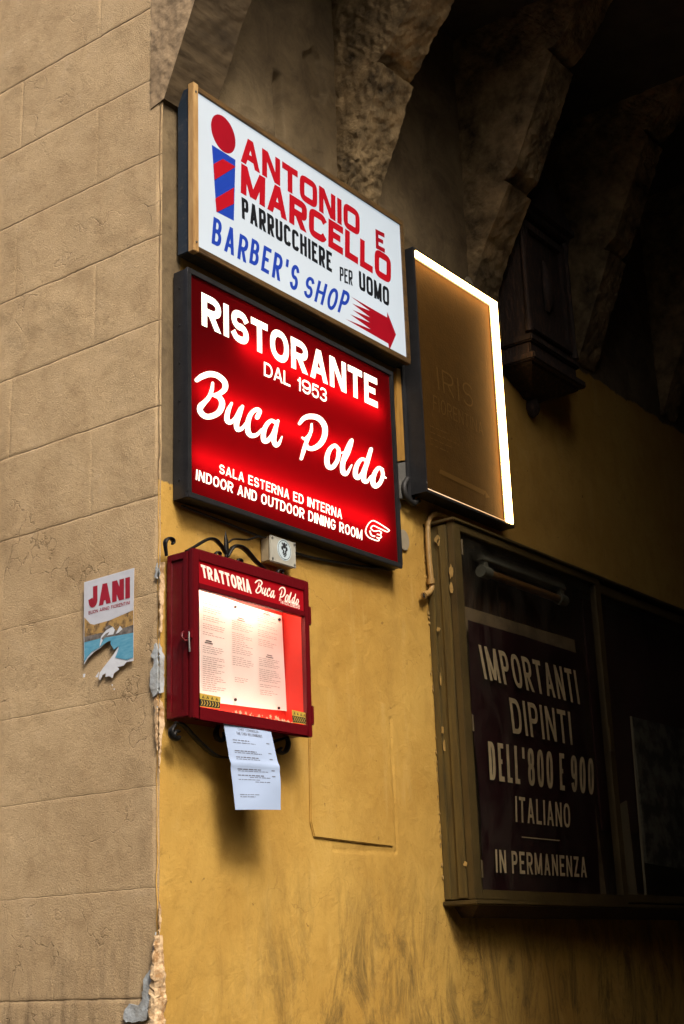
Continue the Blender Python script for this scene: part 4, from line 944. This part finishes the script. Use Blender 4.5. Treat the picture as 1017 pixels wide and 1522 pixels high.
# things in the case
Dk = .045
q = [W(*p, Dk) for p in ((687, 900), (854, 951), (902, 1334), (716, 1330))]
mb = MB(); mb.prism(q, (0, .008, 0)); o = mb.build('backing_board', 'board', None, q[3]); tag(o, 'dusty tan board behind the maroon poster in the display case', 'board')
st_ = W(745, 868, .03); mb = MB(); mb.box((st_[0]-.03, -.021, .10), (st_[0]+.03, -.034, cz1-.03)); o = mb.build('wood_upright', 'dark_wood', None, (st_[0], -.03, .1)); tag(o, 'narrow wooden upright behind the lamp in the display case', 'wood strip')
Dq = .062; PQ = [W(*p, Dq) for p in ((719, 1325), (692, 922), (893, 1331), (862, 974))]
def pf(u, v):
    p = quad_fn(*PQ)(u, v); return p+np.array([.035*(max(0, v-.45)*max(0, 1-v)*2.2-.0)*-1*0+(-.03*math.sin(v*math.pi)*(v < .0)), -.010*math.sin(v*math.pi*1.5)**2-.008*math.sin(u*math.pi), 0])
po = MB(); NU, NV = 8, 16
po.add([pf(i/NU, j/NV) for j in range(NV+1) for i in range(NU+1)], [(j*(NU+1)+i, j*(NU+1)+i+1, (j+1)*(NU+1)+i+1, (j+1)*(NU+1)+i) for j in range(NV) for i in range(NU)], True)
pos = po.build('exhibition_poster', 'poster', None, PQ[0]); tag(pos, 'tall maroon poster with tan capitals behind glass in the display case', 'poster')
p5 = lambda x, y: (600+x/2.307, 740+y/2.306); Dt = Dq+.0195
for s_, LB, LT, RB, RT, t in (('IMPORTANTI', (278, 620), (256, 503), (605, 708), (589, 592), .17), ('DIPINTI', (375, 806), (361, 684), (580, 847), (570, 734), .17),
    ("DELL'800 E 900", (296, 966), (289, 834), (653, 1018), (651, 894), .16), ('ITALIANO', (384, 1110), (382, 1022), (572, 1131), (569, 1049), .17), ('IN PERMANENZA', (317, 1284), (314, 1205), (628, 1301), (625, 1232), .19)):
    wall_text(s_, p5(*LB), p5(*LT), p5(*RB), p5(*RT), Dt, 'letter_tan', pos, t=t*.82, n=2.6, gap=.36, word=.24)
L = pix_lettering(Dt, crop=(600, 740, 2.307)); L.stroke([(405, 1163), (535, 1175)], 3); L.build('rule_line', 'letter_tan', pos)
lm = empty('fluorescent_lamp', W(709, 823, .06), 'unlit fluorescent tube in a grey batten at the top of the display case', 'lamp')
d_ = .075; a, b2 = W(712, 826, d_), W(836, 866, d_)
mb = MB(); mb.hexa([(a[0], -.05, a[2]-.018), (b2[0], -.05, a[2]-.018), (b2[0], -.095, a[2]-.018), (a[0], -.095, a[2]-.018)], [(a[0]+.01, -.022, a[2]+.03), (b2[0]-.01, -.022, a[2]+.03), (b2[0]-.01, -.085, a[2]+.03), (a[0]+.01, -.085, a[2]+.03)]); mb.build('batten', 'grey_plastic', lm, bevel=.003)
zt = a[2]-.062
MB().tube([(a[0]+.04, -.078, zt), (b2[0]-.03, -.078, zt)], .017, 14).build('tube', 'tube_off', lm)
for x0_, x1_ in ((a[0]+.0, a[0]+.06), (b2[0]-.06, b2[0]+.0)):
    mb = MB().tube([(x0_, -.078, zt), (x1_, -.078, zt)], .024, 16); mb.box((x0_+.015, -.066, zt), (x1_-.015, -.088, a[2]-.019)); mb.build('lamp_holder', 'grey_plastic', lm)
mr = MB().box((mulx+.03, -.0205, cz0+.3), (cx1-.05, -.030, cz1-.06)).build('backdrop_cloth', 'maroon', None, (mulx, -.02, cz0)); tag(mr, 'dark maroon backdrop in the second bay of the display case', 'backdrop')
q = [W(*p, dd) for p, dd in (((962, 1282), .085), ((940, 1065), .045), ((1060, 1300), .085), ((1040, 1090), .045))]
pc = empty('leaning_picture', q[0], 'dim grey green painting leaning in the second bay of the display case', 'picture')
mb = MB(); mb.prism([q[0], q[2], q[3], q[1]], (0, .012, 0)); mb.build('canvas', 'canvas', pc)
q2 = [W(*p, dd) for p, dd in (((960, 1332), .088), ((938, 1065), .046))]; MB().tube([q2[0], q2[1]], .006, 8).build('picture_edge', 'frame_light', pc)
q = [W(*p, .08) for p in ((923, 1195), (932, 1190), (948, 1330), (932, 1332))]; mb = MB(); mb.prism(q, (0, .006, 0)); o = mb.build('card_strip', 'frame_light', None, q[3]); tag(o, 'pale card strip standing next to the leaning painting in the display case', 'card')

# ================================================================== WALL TABERNACLE
tb = empty('wall_tabernacle', (2.47, 0, 1.3), 'dark carved wooden wall tabernacle with a pediment and pointed base, below the corbels', 'tabernacle')
Dt_ = .15
tx0 = W(762, 495, 0)[0]+.0; fl_, frr = W(787, 494, Dt_), W(858, 541, Dt_)
X0, X1 = fl_[0], frr[0]; zb = fl_[2]
print('tabernacle', X0, X1, zb, tx0)
ztop = zb+.60
MB().box((X0+.02, .005, zb), (X1-.02, -Dt_+.02, ztop)).build('body', 'carved', tb, bevel=.004)
dr = MB(); frame_bars(dr, X0+.03, X1-.03, zb+.03, ztop-.03, .035, -Dt_+.02, -Dt_-.002); door = dr.build('door_frame', 'carved', tb, bevel=.004)
cxm = (X0+X1)/2
orn = MB(); zo = (zb+ztop)/2-.02
orn.tube([(cxm, -Dt_+.016, zo-.10), (cxm, -Dt_+.004, zo-.05), (cxm, -Dt_+.002, zo+.02), (cxm, -Dt_+.006, zo+.09), (cxm, -Dt_+.012, zo+.15)], [.018, .036, .044, .030, .012], 12, flat=.5)
orn.build('carved_ornament', 'carved', door)
for sx in (-1, 1): MB().tube([(cxm+sx*((X1-X0)/2-.012), -Dt_+.004, zb+.01), (cxm+sx*((X1-X0)/2-.012), -Dt_+.004, zb+.08), (cxm+sx*((X1-X0)/2-.012), -Dt_+.004, ztop-.08), (cxm+sx*((X1-X0)/2-.012), -Dt_+.004, ztop-.002)], [.020, .013, .012, .020], 10).build('colonnette', 'carved', tb)
bm_ = MB(); bm_.box((X0-.005, .004, zb-.035), (X1+.005, -Dt_-.012, zb-.001)); bm_.box((X0+.006, .004, zb-.095), (X1-.006, -Dt_+.004, zb-.0355)); bm_.box((X0-.02, .004, zb-.130), (X1+.02, -Dt_-.026, zb-.0955)); bm_.build('base_moulding', 'carved', tb, bevel=.006)
cm = MB(); cm.box((X0-.01, .004, ztop+.001), (X1+.01, -Dt_-.015, ztop+.035)); cm.box((X0-.03, .004, ztop+.0355), (X1+.03, -Dt_-.035, ztop+.075)); cm.build('cornice', 'carved', tb, bevel=.006)
zp = ztop+.0755; pd = MB(); pd.prism([(X0-.03, .004, zp), (X1+.03, .004, zp), (X1+.03, .004, zp+.04), (cxm+.06, .004, zp+.20), (cxm, .004, zp+.235), (cxm-.06, .004, zp+.20), (X0-.03, .004, zp+.04)], (0, -Dt_-.02, 0)); pd.build('pediment', 'carved', tb, bevel=.006)
zc_ = zb-.1305; zl = W(807, 612, .05)[2]
br = MB(); prof = [(1.0, 1.0), (.96, .97), (.86, .88), (.73, .77), (.58, .64), (.43, .50), (.30, .36), (.22, .26)]; rows = []
for i, (sx, sy) in enumerate(prof):
    z = zc_+(zl+.05-zc_)*i/(len(prof)-1); hw = (X1-X0)/2*sx; dd = Dt_*sy; rows.append([(cxm-hw, .004, z), (cxm-hw, -dd, z), (cxm+hw, -dd, z), (cxm+hw, .004, z)])
for r0, r1 in zip(rows, rows[1:]): br.hexa(r1, r0)
br.build('pointed_bracket', 'carved', tb)
MB().tube([(cxm, -.02, zl+.06), (cxm, -.02, zl+.035), (cxm, -.02, zl+.01), (cxm, -.02, zl-.015), (cxm, -.02, zl-.03)], [.020, .030, .034, .024, .006], 14).build('finial', 'carved', tb)

# ================================================================== TORN POSTER ON THE STREET FACE
jp = lambda P: [(90+x/5.085, 820+y/5.086) for x, y in P]
c0 = WL(162, 920, .008)
tp_ = MB(); outl = [(180, 232), (558, 123), (553, 435), (552, 826), (500, 834), (478, 862), (430, 872), (446, 890), (404, 920), (395, 955), (368, 940), (340, 948), (345, 918), (318, 932), (300, 972), (290, 960), (298, 915), (322, 880), (376, 812), (410, 765), (438, 720), (400, 700), (378, 672), (345, 690), (300, 730), (255, 758), (205, 808), (180, 852), (178, 640)]
tp_.prism([WL(x, y, .0085) for x, y in jp(outl)], (-.0006, 0, 0)); po2 = tp_.build('torn_poster', 'pwhite', None, c0); tag(po2, 'small torn paper poster with red capitals over blue water on the beige street face', 'poster')
def pj(pts, nm, m, d=.0092): L = Lettering(lambda x, y: np.array(WL(90+x/5.085, 820+y/5.086, d)), (-1, 0, 0)); L.fill(pts); return L.build(nm, m, po2)
pj([(181, 236), (556, 127), (552, 440), (370, 520), (255, 552), (225, 545), (182, 490)], 'white_field', 'ptop')
pj([(181, 495), (225, 545), (255, 552), (370, 520), (552, 442), (552, 560), (440, 600), (300, 625), (181, 650)], 'bridge_picture', 'pochre')
pj([(181, 645), (300, 615), (440, 590), (552, 552), (552, 620), (420, 640), (300, 660), (181, 690)], 'dark_bank', 'pdark', .0096)
pj([(181, 686), (300, 656), (420, 636), (552, 612), (552, 800), (500, 818), (415, 800), (440, 735), (440, 715), (405, 740), (380, 700), (378, 672), (350, 684), (290, 728), (240, 755), (205, 795), (181, 835)], 'water_picture', 'pblue', .0098)
pj([(295, 725), (308, 640), (345, 595), (395, 565), (412, 590), (400, 625), (360, 632), (330, 650)], 'diver_figure', 'pwhite', .0102)
pj([(310, 655), (345, 618), (372, 605), (350, 640), (320, 668)], 'figure_shade', 'pdark', .0106)
pj([(418, 622), (450, 560), (470, 585), (440, 612)], 'spray', 'pwhite', .0102)
pj([(335, 575), (372, 552), (395, 568), (345, 590)], 'figure_shade', 'pdark', .0106)
lq = lambda x, y: (90+x/5.085, 820+y/5.086)
wall_text('JANI', lq(214, 430), lq(214, 272), lq(527, 348), lq(527, 190), .0097, 'pred', po2, t=.30, n=2.3, plane=WL, nrm=(-1, 0, 0), gap=.09)
wall_text('BUON ARNO FIORENTINI', lq(214, 476), lq(213, 450), lq(526, 396), lq(526, 370), .0097, 'pred', po2, t=.16, n=2.3, plane=WL, nrm=(-1, 0, 0), gap=.3, word=.4)
for i, P in enumerate(([(172, 925), (188, 922), (184, 948), (172, 952)], [(265, 945), (292, 906), (284, 950), (270, 950)], [(385, 1005), (396, 1002), (394, 1016)], [(400, 1036), (412, 1034), (408, 1046)])):
    MB().prism([WL(x, y, .0085) for x, y in jp(P)], (-.0006, 0, 0)).build('paper_scrap', 'pwhite', po2)
